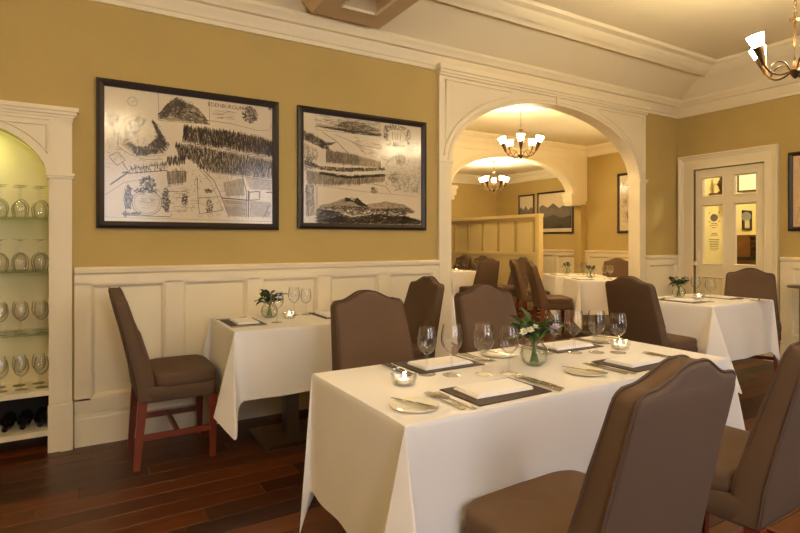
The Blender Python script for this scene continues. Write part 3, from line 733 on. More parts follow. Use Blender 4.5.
I.hatch([(.162,.475),(.348,.455),(.653,.495),(.653,.475),(.348,.435),(.162,.455)], 200, 8, .04, .005, 30)
J.hatch([(.061,.478),(.067,.369),(.285,.376),(.477,.397),(.653,.432),(.653,.485),(.348,.45)], 460, 90, .05, .0035, 6)
I.hatch([(.05,.60),(.12,.60),(.13,.50),(.05,.48)], 70, 40, .03, .004, 60); J.hatch([(.04,.70),(.14,.66),(.14,.57),(.05,.58)], 60, 80, .03, .004, 60)
J.line([(.12,.365),(.46,.33),(.93,.31)], .003); I.scrib((.565,.345), .026, .03, 36, .004, .025); I.line([(.56,.40),(.66,.385),(.70,.33)], .004)
J.hatch([(.70,.52),(.94,.50),(.94,.34),(.72,.35)], 150, 85, .04, .003, 80); I.hatch([(.68,.50),(.76,.50),(.76,.42),(.68,.43)], 40, 0, .02, .005, 60)
# panorama
I.hatch([(.138,.165),(.26,.155),(.386,.102),(.584,.138),(.694,.127),(.808,.13),(.954,.088),(.954,.057),(.138,.047)], 900, 12, .05, .006, 25)
I.hatch([(.145,.17),(.26,.20),(.60,.19),(.85,.20),(.90,.16),(.78,.13),(.584,.14),(.40,.12),(.26,.16)], 380, 25, .035, .005, 40)
I.hatch([(.40,.24),(.438,.271),(.49,.22),(.53,.205),(.46,.20)], 80, -35, .035, .006, 20); I.hatch([(.33,.245),(.348,.273),(.386,.254),(.40,.24),(.36,.235)], 40, 30, .025, .006, 30)
J.hatch([(.15,.193),(.26,.227),(.348,.273),(.438,.271),(.49,.216),(.666,.253),(.808,.23),(.88,.194),(.90,.17),(.15,.17)], 260, 20, .035, .004, 40)
J.line([(.138,.352),(.138,.047),(.954,.05)], .004)
I.hatch([(.055,.36),(.115,.36),(.12,.12),(.06,.10)], 70, 80, .03, .004, 30); I.line([(.063,.36),(.075,.11)], .008); J.line([(.13,.36),(.13,.12),(.06,.10)], .004)
# cartouche, plots
I.ell((.742,.845), .085, .062, .006); I.scrib((.66,.86), .02, .07, 40, .006, .025); I.scrib((.85,.85), .018, .07, 40, .006, .025); I.scrib((.742,.925), .09, .02, 60, .006, .02); I.scrib((.742,.765), .08, .015, 42, .006, .02)
for k in range(4): I.line([(.715+.022*k,.81),(.715+.022*k,.875)], .006)
J.line([(.857,.80),(.932,.80),(.932,.73),(.857,.73),(.857,.80)], .004); J.line([(.857,.80),(.932,.73)], .003); J.line([(.857,.73),(.932,.80)], .003)
J.hatch([(.74,.68),(.82,.69),(.82,.60),(.75,.59)], 70, 80, .04, .004, 40); J.line([(.66,.58),(.70,.64),(.74,.66)], .005)
picture('framed_map', W, H, (1.392, YW, 1.35), 0, 'large framed engraved town map with hill panorama along its bottom, beside the arch', [(K, M['tone']), (J, M['ink2']), (I, M['ink'])])
# map beside the door (only its edge is in view)
W, H = 1.1, .80
I = Ink(W, H); J = Ink(W, H)
J.hatch([(.05,.06),(.95,.06),(.95,.94),(.05,.94)], 260, 30, .06, .005, 90)
for k in range(9): I.line([(.06+.1*k, .1+.08*(k % 3)), (.12+.1*k, .5), (.08+.1*k, .92)], .005)
picture('framed_map', W, H, (XD, 2.634, 1.363), -PI/2, 'framed tan map on the wall right of the door', [(J, M['tan_ink']), (I, M['ink2'])], fw=.04, paper=mat('tan_map_paper', (222, 186, 140), .8, .05, 5))
# pictures in the back rooms (wall facing -x)
W, H = .9, 1.04
I = Ink(W, H); J = Ink(W, H)
J.hatch([(.08,.08),(.92,.08),(.92,.92),(.08,.92)], 240, 90, .05, .006, 40)
for k in range(3): I.line([(.1, .2+.25*k), (.9, .2+.25*k)], .008); I.hatch([(.12,.24+.25*k),(.88,.24+.25*k),(.88,.36+.25*k),(.12,.36+.25*k)], 50, 90, .08, .008, 20)
picture('framed_print', W, H, (XC, 6.086, 1.409), -PI/2, 'tall framed print in the middle room, seen just inside the arch', [(J, M['ink2']), (I, M['ink'])], fw=.04)
def landscape(W, H, loc, label):
    I = Ink(W, H); J = Ink(W, H)
    I.quad([(.05,.12),(.95,.12),(.95,.42),(.7,.36),(.45,.44),(.2,.38),(.05,.46)])
    J.quad([(.05,.40),(.2,.38),(.45,.44),(.7,.36),(.95,.42),(.95,.62),(.8,.68),(.62,.60),(.45,.72),(.3,.62),(.15,.70),(.05,.64)])
    picture('framed_landscape', W, H, loc, -PI/2, label, [(J, M['hillprint']), (I, M['hillprint2'])], fw=.032)
landscape(.94, .845, (XC, 8.009, 1.42), 'larger framed grey landscape photograph in the far room above the screen end')
landscape(.46, .835, (XC, 8.56, 1.42), 'smaller framed grey landscape photograph in the far room beside the larger one')

# ------------------------------------------------------------------ chairs
def chair_meshes():
    d = {}
    zb = .375
    def half(z): return .236 - .036*max(0, (z-.40))/.52
    def ytop(z): t = max(0, (z-.42)/.55); return -.212 - .125*t**1.1     # rear face of the back
    out = []
    K = 12
    top = []
    for i in range(-K, K+1):
        u = i/K
        q_ = min(1, max(0, (abs(u)-.12)/.84)); s = 1-q_*q_*(3-2*q_)-.04*(1-q_)*abs(u)
        top.append((u*.158, .942+.046*s))
    cr = .036; zc = .906
    arcR = [(half(zc)-cr+cr*math.cos(math.radians(a)), zc+cr*math.sin(math.radians(a))) for a in (0, 22, 45, 68)]
    sideR = [(half(z), z) for z in (zb, .5, .62, .74, .84)]
    right = sideR + arcR
    left = [(-x, z) for x, z in right][::-1]
    outline = right + top[::-1] + left
    n = len(outline)
    def ring(inset, off):
        r = []
        for (x, z) in outline:
            cxp, czp = 0, .66
            sx = (abs(x)-inset)/abs(x) if abs(x) > .03 else 1
            zz = z - inset if z > .80 else (z + inset if z < .45 else z)
            th = .105 - .03*max(0, (z-.45)/.5)
            r.append((x*sx, ytop(z)+off(th), zz))
        return r
    rings = [ring(.012, lambda t: 0), ring(.003, lambda t: .004), ring(0, lambda t: .013), ring(0, lambda t: t-.02), ring(.005, lambda t: t-.007), ring(.018, lambda t: t), ring(.07, lambda t: t+.007)]
    b = MB(); vs_ = [p for r in rings for p in r]; fs = []
    for k in range(len(rings)-1):
        for i in range(n):
            fs.append((k*n+i, k*n+(i+1) % n, (k+1)*n+(i+1) % n, (k+1)*n+i))
    # caps as strips between mirrored sides
    def cap(base):
        h = n//2
        for i in range(h):
            a, c_ = base+i, base+n-1-i
            a2, c2 = base+i+1, base+n-2-i
            if a2 == c2: fs.append((a, a2, c_)) 
            elif a2 < c2: fs.append((a, a2, c2, c_))
    cap(0); cap((len(rings)-1)*n)
    b.add(vs_, fs); d['backrest'] = b.mesh('backrest', 50)
    pr = [(x*1.004, ytop(z)+.008, z+(.002 if z > .9 else 0)) for x, z in outline]
    d['piping'] = MB().tube(pr, .0034, 6).mesh('piping', 60)
    pf = [(x*1.004, ytop(z)+(.105-.03*max(0, (z-.45)/.5))-.016, z+(.002 if z > .9 else 0)) for x, z in outline if z > .5]
    d['piping_front'] = MB().tube(pf, .003, 6).mesh('piping', 60)
    # seat cushion: superellipse plan, domed
    def plan(hx, y0, y1, n=44, e=5.0, taper=.012):
        r = []
        for i in range(n):
            a = 2*PI*i/n; c_, s_ = math.cos(a), math.sin(a)
            x = hx*math.copysign(abs(c_)**(2/e), c_); y_ = (y0+y1)/2+(y1-y0)/2*math.copysign(abs(s_)**(2/e), s_)
            x *= 1+taper*(y_-y0)/(y1-y0)
            r.append((x, y_))
        return r
    b = MB(); L = [(.985,.445),(1.0,.449),(1.002,.470),(1.0,.494),(.988,.508),(.96,.516),(.85,.521),(.6,.525),(.3,.527)]
    base = plan(.24, -.14, .222); vs_ = []; fs = []; n2 = len(base)
    for sc, z in L:
        for x, y_ in base: vs_.append((x*sc, .04+(y_-.04)*sc, z - (.010*max(0, (y_-.18)/.07) if z > .50 else 0)))
    for k in range(len(L)-1):
        for i in range(n2): fs.append((k*n2+i, k*n2+(i+1) % n2, (k+1)*n2+(i+1) % n2, (k+1)*n2+i))
    vs_.append((0, .04, .528)); q = len(vs_)-1
    for i in range(n2): fs.append(((len(L)-1)*n2+i, (len(L)-1)*n2+(i+1) % n2, q))
    fs.append(tuple(range(n2))[::-1])
    b.add(vs_, fs); d['seat'] = b.mesh('seat', 60)
    b = MB(); ap = plan(.236, -.205, .215, 44, 9); vs_ = []; fs = []
    for sc, z in ((.985,.365),(1,.372),(1,.44),(.985,.449)):
        for x, y_ in ap: vs_.append((x*sc, y_*sc, z))
    for k in range(3):
        for i in range(n2): fs.append((k*n2+i, k*n2+(i+1) % n2, (k+1)*n2+(i+1) % n2, (k+1)*n2+i))
    fs.append(tuple(range(n2))[::-1]); fs.append(tuple(3*n2+i for i in range(n2)))
    b.add(vs_, fs); d['seat_rail'] = b.mesh('seat_rail', 50)
    d['front_leg'] = MB().frustum((0,0,0), (.015,.015), (0,0,.37), (.023,.023)).mesh('leg')
    d['rear_leg'] = MB().frustum((0,-.03,0), (.015,.016), (0,0,.37), (.022,.024)).mesh('leg')
    d['side_stretcher'] = MB().box(-.009, .009, -.215, .19, .155, .185).mesh('stretcher')
    d['cross_stretcher'] = MB().box(-.2, .2, -.009, .009, .155, .185).mesh('stretcher')
    return d
CH = chair_meshes()
def chair(x, y_, facing, label, group=None):
    """facing in degrees: direction the sitter looks, 0 = +x, 90 = +y"""
    r = empty('dining_chair', (x, y_, 0), math.radians(facing-90)); tag(r, label, 'chair', group)
    bk = link('backrest', CH['backrest'], M['fabric'], r); link('piping', CH['piping'], M['piping'], bk); link('piping', CH['piping_front'], M['piping'], bk)
    link('seat', CH['seat'], M['fabric'], r); link('seat_rail', CH['seat_rail'], M['fabric'], r)
    for sx in (-1, 1):
        o = link('leg', CH['front_leg'], M['mahogany'], r); o.location = (sx*.205, .188, 0)
        o = link('leg', CH['rear_leg'], M['mahogany'], r); o.location = (sx*.205, -.183, 0)
        o = link('stretcher', CH['side_stretcher'], M['mahogany'], r); o.location = (sx*.205, 0, 0)
    link('stretcher', CH['cross_stretcher'], M['mahogany'], r)
    return r
G1, G2, G3 = 'chairs around the large table', 'chairs at the table under the maps', 'chairs at the table by the door'
chair(1.15, 1.0, 92, 'taupe dining chair in the foreground, its back to the viewer, seat showing', G1)
chair(1.99, 1.04, 92, 'taupe dining chair at the right edge, its back cut off by the picture', G1)
chair(1.31, 2.225, -90, 'taupe dining chair facing us behind the large table, left of the two', G1)
chair(2.11, 2.24, -91, 'taupe dining chair facing us behind the large table, in front of the arch', G1)
chair(.478, 3.45, 0, 'taupe dining chair in profile beside the niche, full side with legs visible', G2)
chair(1.94, 3.34, 178, 'taupe dining chair at the right end of the small table under the maps', G2)
chair(3.87, 2.56, -4, 'taupe dining chair with its back to us left of the table by the door', G3)
chair(5.43, 2.62, 205, 'taupe dining chair in front of the glazed door', G3)

# ------------------------------------------------------------------ tables and cloths
def pedestal_table(x0, x1, y0, y1, label, feet, group=None, ztop=.735, rz=0):
    cx_, cy_ = (x0+x1)/2, (y0+y1)/2
    r = empty('dining_table', (cx_, cy_, 0), rz); tag(r, label, 'table', group)
    hx, hy = (x1-x0)/2-.004, (y1-y0)/2-.004
    build('table_top', MB().box(-hx, hx, -hy, hy, ztop-.03, ztop+.008), M['cabinet'], r)
    for fx_ in feet:
        b = MB(); b.box(fx_-.215, fx_+.215, -.215, .215, .0, .012)
        b.frustum((fx_,0,.012), (.215,.215), (fx_,0,.022), (.19,.19)); build('base_plate', b, M['dark_steel'], r)
        build('column', MB().box(fx_-.042, fx_+.042, -.042, .042, .02, ztop-.04), M['dark_steel'], r)
        build('top_bracket', MB().box(fx_-.16, fx_+.16, -.16, .16, ztop-.042, ztop-.03), M['dark_steel'], r)
    return r
def cloth(x0, x1, y0, y1, drop, label, group=None, rz=0, z=.7505, seed=1, near_wall=False, flare=.022, big=(1, 1, 1, 1)):
    rnd = random.Random(seed)
    cx_, cy_ = (x0+x1)/2, (y0+y1)/2; hx, hy = (x1-x0)/2, (y1-y0)/2
    C4 = [(-hx,-hy),(hx,-hy),(hx,hy),(-hx,hy)]
    D = [(1,0),(0,1),(-1,0),(0,-1)]; N = [(0,-1),(1,0),(0,1),(-1,0)]
    flaps = []
    for ci in range(4):                      # corner ci: end of side ci-1, start of side ci
        nA, nB = N[ci-1], N[ci]; k = big[ci]
        prof = [(.004,-.13,1.0),(.05,-.08,1.06),(.115,-.012,1.16),(.125,.005,1.18),(.118,.03,1.2),(.06,.185,1.36),(.045,.205,1.38),(.028,.185,1.34),(-.01,.06,1.08),(-.05,.022,1.0)]
        pts = catmull([(a*k, b*k, c_) for a, b, c_ in prof], 3)
        flaps.append([(nA[0]*a+nB[0]*b, nA[1]*a+nB[1]*b, c_) for a, b, c_ in pts])
    cols = []                                # (top xy, bottom xy, bottom drop)
    for s in range(4):
        P0, P1 = C4[s], C4[(s+1) % 4]; fa, fb = flaps[s], flaps[(s+1) % 4]
        for f in fa: cols.append((P0, (P0[0]+f[0], P0[1]+f[1]), drop*f[2]))
        L = math.hypot(P1[0]-P0[0], P1[1]-P0[1]); n = max(6, int(L/.05))
        b0 = (P0[0]+fa[-1][0], P0[1]+fa[-1][1]); b1 = (P1[0]+fb[0][0], P1[1]+fb[0][1])
        ph = rnd.random()*6; fq = rnd.uniform(2.2, 3.2)
        for i in range(1, n):
            q = i/n; tp = (P0[0]+(P1[0]-P0[0])*q, P0[1]+(P1[1]-P0[1])*q)
            wv = flare*.35*math.sin(ph+fq*q*L*5)*math.sin(PI*q)
            off = flare*.5*math.sin(PI*q)+wv
            bt_ = (b0[0]+(b1[0]-b0[0])*q+N[s][0]*off, b0[1]+(b1[1]-b0[1])*q+N[s][1]*off)
            cols.append((tp, bt_, drop))
    vs_ = []; fs = []; R = [0, .012, .035, .08, .2, .35, .5, .65, .82, 1.0]; nr = len(R)
    for (tp, bt_, dd) in cols:
        ox, oy = 0.0, 0.0
        for t in R:
            g = .004*(1-math.exp(-t*60))
            dx, dy = bt_[0]-tp[0], bt_[1]-tp[1]
            ex = max(-1, min(1, tp[0]/hx)); ey = max(-1, min(1, tp[1]/hy))
            gx = g*(1 if ex > .999 else -1 if ex < -.999 else 0); gy = g*(1 if ey > .999 else -1 if ey < -.999 else 0)
            vs_.append((tp[0]+dx*t+gx, tp[1]+dy*t+gy, z-dd*t))
    nc = len(cols)
    for i in range(nc):
        j = (i+1) % nc
        for k in range(nr-1): fs.append((i*nr+k, j*nr+k, j*nr+k+1, i*nr+k+1))
    # top as quads: simple grid
    b = MB(); b.add(vs_, fs); q0 = len(b.v)
    b.add([(-hx,-hy,z),(hx,-hy,z),(hx,hy,z),(-hx,hy,z)], [(0,1,2,3)])
    me = bpy.data.meshes.new('tablecloth'); me.from_pydata(b.v, [], b.f)
    bm = bmesh.new(); bm.from_mesh(me); bmesh.ops.remove_doubles(bm, verts=bm.verts, dist=2e-5); bmesh.ops.recalc_face_normals(bm, faces=bm.faces); bm.to_mesh(me); bm.free()
    for p in me.polygons: p.use_smooth = True
    me.set_sharp_from_angle(angle=math.radians(60))
    o = link('tablecloth', me, M['cloth']); o.location = (cx_, cy_, 0); o.rotation_euler.z = rz
    tag(o, label, 'tablecloth', group); return o
T1 = (.758, 2.39, 1.235, 1.905)
pedestal_table(*T1, 'large dining table hidden under the long foreground cloth', (-.45, .45))
cloth(*T1, .44, 'long white tablecloth on the large foreground table', seed=3, big=(1, .75, .5, .22))
T2 = (.738, 1.64, 3.012, 3.64)
pedestal_table(*T2, 'small table with steel pedestal base under the maps', (-.02,))
cloth(*T2, .385, 'white tablecloth with hanging corner on the small table under the maps', seed=5, big=(.9, .6, .5, .5))
T3 = (4.195, 5.13, 2.29, 2.96)
pedestal_table(*T3, 'dining table under white cloth in front of the glazed door', (0,))
cloth(*T3, .44, 'white tablecloth on the table in front of the glazed door', seed=8, big=(1.15, .4, .5, .6))

# ------------------------------------------------------------------ tableware
def slab_mesh(name, sx, sy, h_, bev=.002):
    return MB().add([(-sx,-sy,0),(sx,-sy,0),(sx,sy,0),(-sx,sy,0),(-sx,-sy,h_-bev),(sx,-sy,h_-bev),(sx,sy,h_-bev),(-sx,sy,h_-bev),
                     (-sx+bev,-sy+bev,h_),(sx-bev,-sy+bev,h_),(sx-bev,sy-bev,h_),(-sx+bev,sy-bev,h_)],
                    [(0,3,2,1),(0,1,5,4),(1,2,6,5),(2,3,7,6),(3,0,4,7),(4,5,9,8),(5,6,10,9),(6,7,11,10),(7,4,8,11),(8,9,10,11)]).mesh(name)
MATM = slab_mesh('placemat', .155, .105, .004)
nb_ = MB()
for k, (sx, sy, dx, z0, z1) in enumerate(((.118,.066,0,0,.0035),(.116,.064,.003,.0038,.0075),(.112,.062,.005,.0078,.0105))):
    nb_.add([(-sx+dx,-sy,z0),(sx+dx,-sy,z0),(sx+dx,sy,z0),(-sx+dx,sy,z0),(-sx+dx+.001,-sy+.002,z1),(sx+dx-.004,-sy+.002,z1),(sx+dx-.004,sy-.002,z1),(-sx+dx+.001,sy-.002,z1)],
            [(0,3,2,1),(4,5,6,7),(0,1,5,4),(1,2,6,5),(2,3,7,6),(3,0,4,7)])
NAPM = nb_.mesh('folded_napkin')
PLM = MB().lathe([(0,.002),(.04,.002),(.042,0),(.046,.001),(.074,.006),(.0755,.0072),(.074,.0082),(.05,.0045),(.044,.0035),(0,.0035)], 32).mesh('side_plate', 40)
def flat_poly(mb, pts, z0, z1): return mb.prism(pts, lambda x, y_: (x, y_, z0), lambda x, y_: (x, y_, z1))
kb = MB()
flat_poly(kb, [(-.007,-.105),(.007,-.105),(.0075,-.06),(.006,-.005),(-.006,-.005),(-.0075,-.06)], .001, .007)
flat_poly(kb, [(-.006,-.005),(.006,-.005),(.0095,.03),(.0095,.085),(.004,.11),(-.006,.115),(-.0065,.03)], .003, .0045)
KNM = kb.mesh('table_knife')
fb_ = MB()
flat_poly(fb_, [(-.0075,-.10),(.0075,-.10),(.007,-.07),(.0035,-.02),(.003,.02),(-.003,.02),(-.0035,-.02),(-.007,-.07)], .001, .0045)
flat_poly(fb_, [(-.003,.02),(.003,.02),(.0115,.04),(.012,.055),(-.012,.055),(-.0115,.04)], .002, .0045)
for k in range(4):
    x = -.0105+.007*k; fb_.add([(x-.0018,.055,.002),(x+.0018,.055,.002),(x+.001,.095,.006),(x-.001,.095,.006),(x-.0018,.055,.0045),(x+.0018,.055,.0045),(x+.001,.095,.0075),(x-.001,.095,.0075)],
        [(0,3,2,1),(4,5,6,7),(0,1,5,4),(1,2,6,5),(2,3,7,6),(3,0,4,7)])
FKM = fb_.mesh('table_fork')
TZ = .7512
def put(name, me, m, x, y_, z, rz, label, cat, group):
    o = link(name, me, m); o.location = (x, y_, z); o.rotation_euler.z = rz; tag(o, label, cat, group); return o
def setting(cx_, cy_, face, where, full=True, table='large table', plate=True, z=TZ):
    a = math.radians(face-90); ca, sa = math.cos(a), math.sin(a)
    at = lambda x, y_: (cx_+ca*x-sa*y_, cy_+sa*x+ca*y_)
    put('placemat', MATM, M['matte'], *at(0, 0), z, a, f'dark placemat at the {where}', 'placemat', f'placemats on the {table}')
    put('folded_napkin', NAPM, M['napkin'], *at(.0, .01), z+.0045, a+random.uniform(-.06, .06), f'folded white napkin at the {where}', 'napkin', f'napkins on the {table}')
    put('table_fork', FKM, M['steel'], *at(-.188, -.02), z, a+.03, f'fork next to the mat at the {where}', 'fork', f'forks on the {table}')
    put('table_knife', KNM, M['steel'], *at(.184, -.01), z, a-.02, f'knife next to the mat at the {where}', 'knife', f'knives on the {table}')
    if full:
        put('table_fork', FKM, M['steel'], *at(-.215, -.005), z, a+.02, f'outer fork at the {where}', 'fork', f'forks on the {table}')
        put('table_knife', KNM, M['steel'], *at(.208, .0), z, a-.03, f'outer knife at the {where}', 'knife', f'knives on the {table}')
    if plate:
        px, py = at(-.325, -.005)
        put('side_plate', PLM, M['china'], px, py, z, 0, f'small ivory side plate at the {where}', 'plate', f'side plates on the {table}')
        o = put('butter_knife', KNM, M['steel'], px, py, z+.0086, a+.35, f'butter knife on side plate, {where}', 'knife', f'butter knives on the {table}')
        o.scale = (.85, .8, .9)
setting(1.192, 1.365, 90, 'near left place of the large table')
setting(1.976, 1.385, 90, 'near right place of the large table')
setting(1.256, 1.785, -90, 'far left place of the large table')
setting(1.985, 1.782, -90, 'far right place of the large table')
gl1 = [(1.121, 1.671,GLs,'wine glass nearest the tealight, leftmost on the large table'),(1.194, 1.613,GL,'second wine glass from the left on the large table'),
       (1.304, 1.561,GL,'third wine glass from the left on the large table'),(1.392, 1.518,GLs,'wine glass just left of the flower bowl on the large table'),
       (1.846, 1.717,GLs,'wine glass just right of the flower bowl on the large table'),(1.909, 1.654,GL,'third wine glass from the right on the large table'),
       (1.999, 1.607,GL,'second wine glass from the right on the large table'),(2.077, 1.553,GLs,'rightmost wine glass on the large table, by the second tealight')]
for x, y_, me, lb in gl1: wine_glass(x, y_, TZ, lb, 'wine glasses on the large table', me)
# tealights in faceted glass cups
cup_prof = [(0,0),(.032,0),(.040,.006),(.047,.028),(.047,.040),(.044,.040),(.043,.028),(.036,.010),(0,.006)]
CUP = MB().lathe(cup_prof, 10).mesh('glass_cup')
WAX = MB().lathe([(0,.006),(.020,.006),(.020,.020),(.018,.021),(0,.0205)], 18).mesh('tealight', 40)
FLM = MB().lathe([(0,.022),(.0035,.027),(.0042,.032),(.0025,.040),(0,.047)], 10).mesh('flame', 60)
def tealight(x, y_, z, label):
    r = empty('tealight_holder', (x, y_, z)); tag(r, label, 'candle holder', 'tealight holders on the tables')
    link('glass_cup', CUP, M['glass'], r); link('tealight', WAX, M['wax'], r); link('flame', FLM, M['flame'], r)
tealight(0.97, 1.591, TZ, 'lit tealight in a faceted glass cup at the left end of the large table')
tealight(2.157, 1.601, TZ, 'lit tealight in a faceted glass cup at the right end of the large table')
# round flower bowls with bunches
BOWL = MB().lathe([(0,0),(.03,0),(.05,.018),(.057,.045),(.05,.072),(.036,.088),(.034,.098),(.037,.104),(.0345,.104),(.032,.098),(.034,.088),(.048,.071),(.055,.045),(.048,.02),(.03,.004),(0,.003)], 24).mesh('flower_bowl', 50)
WAT = MB().lathe([(0,.005),(.03,.006),(.047,.021),(.0535,.045),(.051,.055),(0,.055)], 20).mesh('water', 50)
def leaf_mesh(L=.07, w=.016):
    v = [(0,0,0)]; f = []
    rows = [(.2,.6,.004),(.45,1,.006),(.7,.75,.0),(.88,.38,-.006)]
    for t, s, z in rows: v += [(-w*s, L*t, z+.006), (0, L*t, z), (w*s, L*t, z+.006)]
    v.append((0, L, -.014)); q = len(v)-1
    f += [(0,2,1),(0,3,2)]
    for k in range(3):
        a = 1+3*k; f += [(a,a+1,a+4,a+3),(a+1,a+2,a+5,a+4)]
    f += [(10,11,q),(11,12,q)]
    return MB().add(v, f).mesh('leaf', 60)
LEAF = leaf_mesh(.085, .019); LEAFb = leaf_mesh(.06, .017)
fm = MB()
for k in range(6):
    a = k*PI/3; ca, sa = math.cos(a), math.sin(a)
    pts = [(0,0,.002),(.012,-.007,.005),(.022,0,.009),(.012,.007,.005)]
    fm.add([(x*ca-y_*sa, x*sa+y_*ca, z) for x, y_, z in pts], [(0,1,2,3)])
    pts = [(0,0,.006),(.008,-.005,.012),(.012,0,.018),(.008,.005,.012)]
    a += .5; ca, sa = math.cos(a), math.sin(a)
    fm.add([(x*ca-y_*sa, x*sa+y_*ca, z) for x, y_, z in pts], [(0,1,2,3)])
FLW = fm.mesh('flower'); FLW2 = FLW.copy(); FLW3 = FLW.copy()
EYE = MB().lathe([(0,.004),(.005,.006),(.004,.011),(0,.012)], 8).mesh('flower_centre', 60)
LEAF2 = LEAFb.copy(); LEAF.materials.append(M['leaf']); LEAFb.materials.append(M['leaf2']); LEAF2.materials.append(M['leaf'])
FLW.materials.append(M['lilac']); FLW2.materials.append(M['white_petal']); FLW3.materials.append(M['red_petal'])
def vase(x, y_, z, label):
    r = empty('flower_bowl', (x, y_, z)); tag(r, label, 'vase', 'round glass flower bowls')
    link('bowl', BOWL, M['glass'], r); link('water', WAT, M['water'], r)
def bunch(x, y_, z, nleaf, spread, top, flowers, leaf, label, seed):
    rnd = random.Random(seed)
    r = empty('flower_bunch', (x, y_, z+.008)); tag(r, label, 'flowers', 'flower bunches in glass bowls')
    st = MB(); tips = []
    for k in range(nleaf//2+3):
        a = k*2.4; rr = spread*math.sqrt((k+.5)/(nleaf//2+3))*.75
        tip = Vector((rr*math.cos(a), rr*math.sin(a), top*(.62+.3*rnd.random()))); tips.append(tip)
        st.tube([(.018*math.cos(a+2), .018*math.sin(a+2), .003), (.010*math.cos(a), .010*math.sin(a), .085), tuple(tip)], .0017, 5)
    build('stem', st, M['stem'], r)
    for k in range(nleaf):
        t = tips[k % len(tips)]; f = rnd.uniform(.55, 1.0)
        base = Vector((.010*t.x/spread, .010*t.y/spread, .085)).lerp(t, f)
        o = link('leaf', leaf, None, r); o.location = base
        az = math.atan2(t.y, t.x)+rnd.uniform(-1.3, 1.3)
        o.rotation_euler = (rnd.uniform(-.1, 1.25), rnd.uniform(-.5, .5), az-PI/2); s_ = rnd.uniform(.75, 1.2); o.scale = (s_, s_, s_)
    for k, (dx, dy, dz, me) in enumerate(flowers):
        o = link('flower', me, None, r); o.location = (dx, dy, dz); o.rotation_euler = (rnd.uniform(-.2, .9), rnd.uniform(-.6, .2), rnd.random()*6)
        link('flower_centre', EYE, M['yellow'], o)
    return r
vase(1.582, 1.576, TZ, 'round glass bowl of flowers in the middle of the large table')
bunch(1.582, 1.576, TZ, 48, .085, .165, [(-.066,-.042,.142,FLW2),(-.082,-.03,.135,FLW2),(-.05,-.055,.15,FLW2),(.022,-.078,.146,FLW),(.04,-.075,.138,FLW),(.03,-.088,.152,FLW),(.01,-.085,.138,FLW)], LEAF,
      'green leaves with lilac and white blooms in the bowl on the large table', 4)
# table under the maps
setting(.865, 3.34, 0, 'left place of the table under the maps', False, 'table under the maps', False)
setting(1.47, 3.36, 180, 'right place of the table under the maps', False, 'table under the maps', False)
wine_glass(1.047, 3.228, TZ, 'front wine glass on the small table under the maps', 'wine glasses under the maps', GL)
wine_glass(1.252, 3.492, TZ, 'wine glass behind the tealight on the small table under the maps, left one', 'wine glasses under the maps', GL)
wine_glass(1.331, 3.474, TZ, 'wine glass behind the tealight on the small table under the maps, right one', 'wine glasses under the maps', GLs)
tealight(1.172, 3.36, TZ, 'lit tealight on the small table under the maps')
vase(1.069, 3.452, TZ, 'round glass bowl of leaves on the small table under the maps')
bunch(1.069, 3.452, TZ, 30, .095, .16, [], LEAFb, 'dark pointed leaves on the small table under the maps', 9)
# table by the door
setting(4.36, 2.64, 0, 'left place of the table by the door', False, 'table by the door', False)
setting(4.93, 2.63, 180, 'right place of the table by the door', False, 'table by the door', True)
wine_glass(4.509, 2.481, TZ, 'nearer wine glass on the table by the door', 'wine glasses by the door', GL)
wine_glass(4.737, 2.736, TZ, 'farther wine glass on the table by the door', 'wine glasses by the door', GL)
tealight(4.645, 2.656, TZ, 'lit tealight on the table by the door')
vase(4.65, 2.84, TZ, 'round glass bowl of leaves on the table by the door')
bunch(4.65, 2.84, TZ, 40, .10, .165, [(.17-.17, .02, .16, FLW3)], LEAFb, 'leafy bunch on the table by the door', 12)

# ------------------------------------------------------------------ middle room
u = Vector((.8574, -.5146)); v = Vector((.5146, .8574)); ANG = -math.radians(30.97)
def local(P0, a, b): p = P0 + u*a + v*b; return p.x, p.y
PA = Vector((5.495, 4.668)); PB = PA + v*.96 - u*.03
for P0, nm, sd in ((PA, 'nearer', 21), (PB, 'farther', 22)):
    c_ = local(P0, .37, .34)
    pedestal_table(c_[0]-.37, c_[0]+.37, c_[1]-.34, c_[1]+.34, f'{nm} square table under cloth in the middle room', (0,), 'square tables in the middle room', rz=ANG)
    cloth(c_[0]-.37, c_[0]+.37, c_[1]-.34, c_[1]+.34, .43, f'white cloth on the {nm} square table in the middle room', 'cloths in the middle room', rz=ANG, seed=sd, big=(.7, .5, .4, .5))
    vx, vy = local(P0, .32, .52); vase(vx, vy, TZ, f'round glass bowl of leaves on the {nm} table in the middle room')
    bunch(vx, vy, TZ, 16, .085, .16, [], LEAFb, f'dark leafy bunch on the {nm} table in the middle room', sd)
    for k, (a, b) in enumerate(((.45, .35), (.55, .42), (.50, .28))):
        x, y_ = local(P0, a, b); wine_glass(x, y_, TZ, f'wine glass on the {nm} table in the middle room, {("left","right","nearest")[k]} of three', f'glasses on the {nm} middle room table', GLf)
    x, y_ = local(P0, .14, .32); put('placemat', MATM, M['matte'], x, y_, TZ, ANG+PI/2, f'dark placemat on the {nm} table in the middle room', 'placemat', 'placemats in the middle room')
    put('folded_napkin', NAPM, M['napkin'], x, y_, TZ+.0045, ANG+PI/2, f'folded napkin on the {nm} table in the middle room', 'napkin', 'napkins in the middle room')
GM = 'chairs in the middle room'
x, y_ = local(PA, -.255, .34); chair(x, y_, -32, 'taupe chair in profile at the nearer table of the middle room', GM)
x, y_ = local(PB, -.255, .34); chair(x, y_, -32, 'taupe chair in profile at the farther table of the middle room', GM)
x, y_ = local(PB, 1.09, .50); chair(x, y_, 215, 'taupe chair at the far right of the middle room beside the arch jamb', GM)
T6 = (2.3, 3.15, 4.27, 4.95)
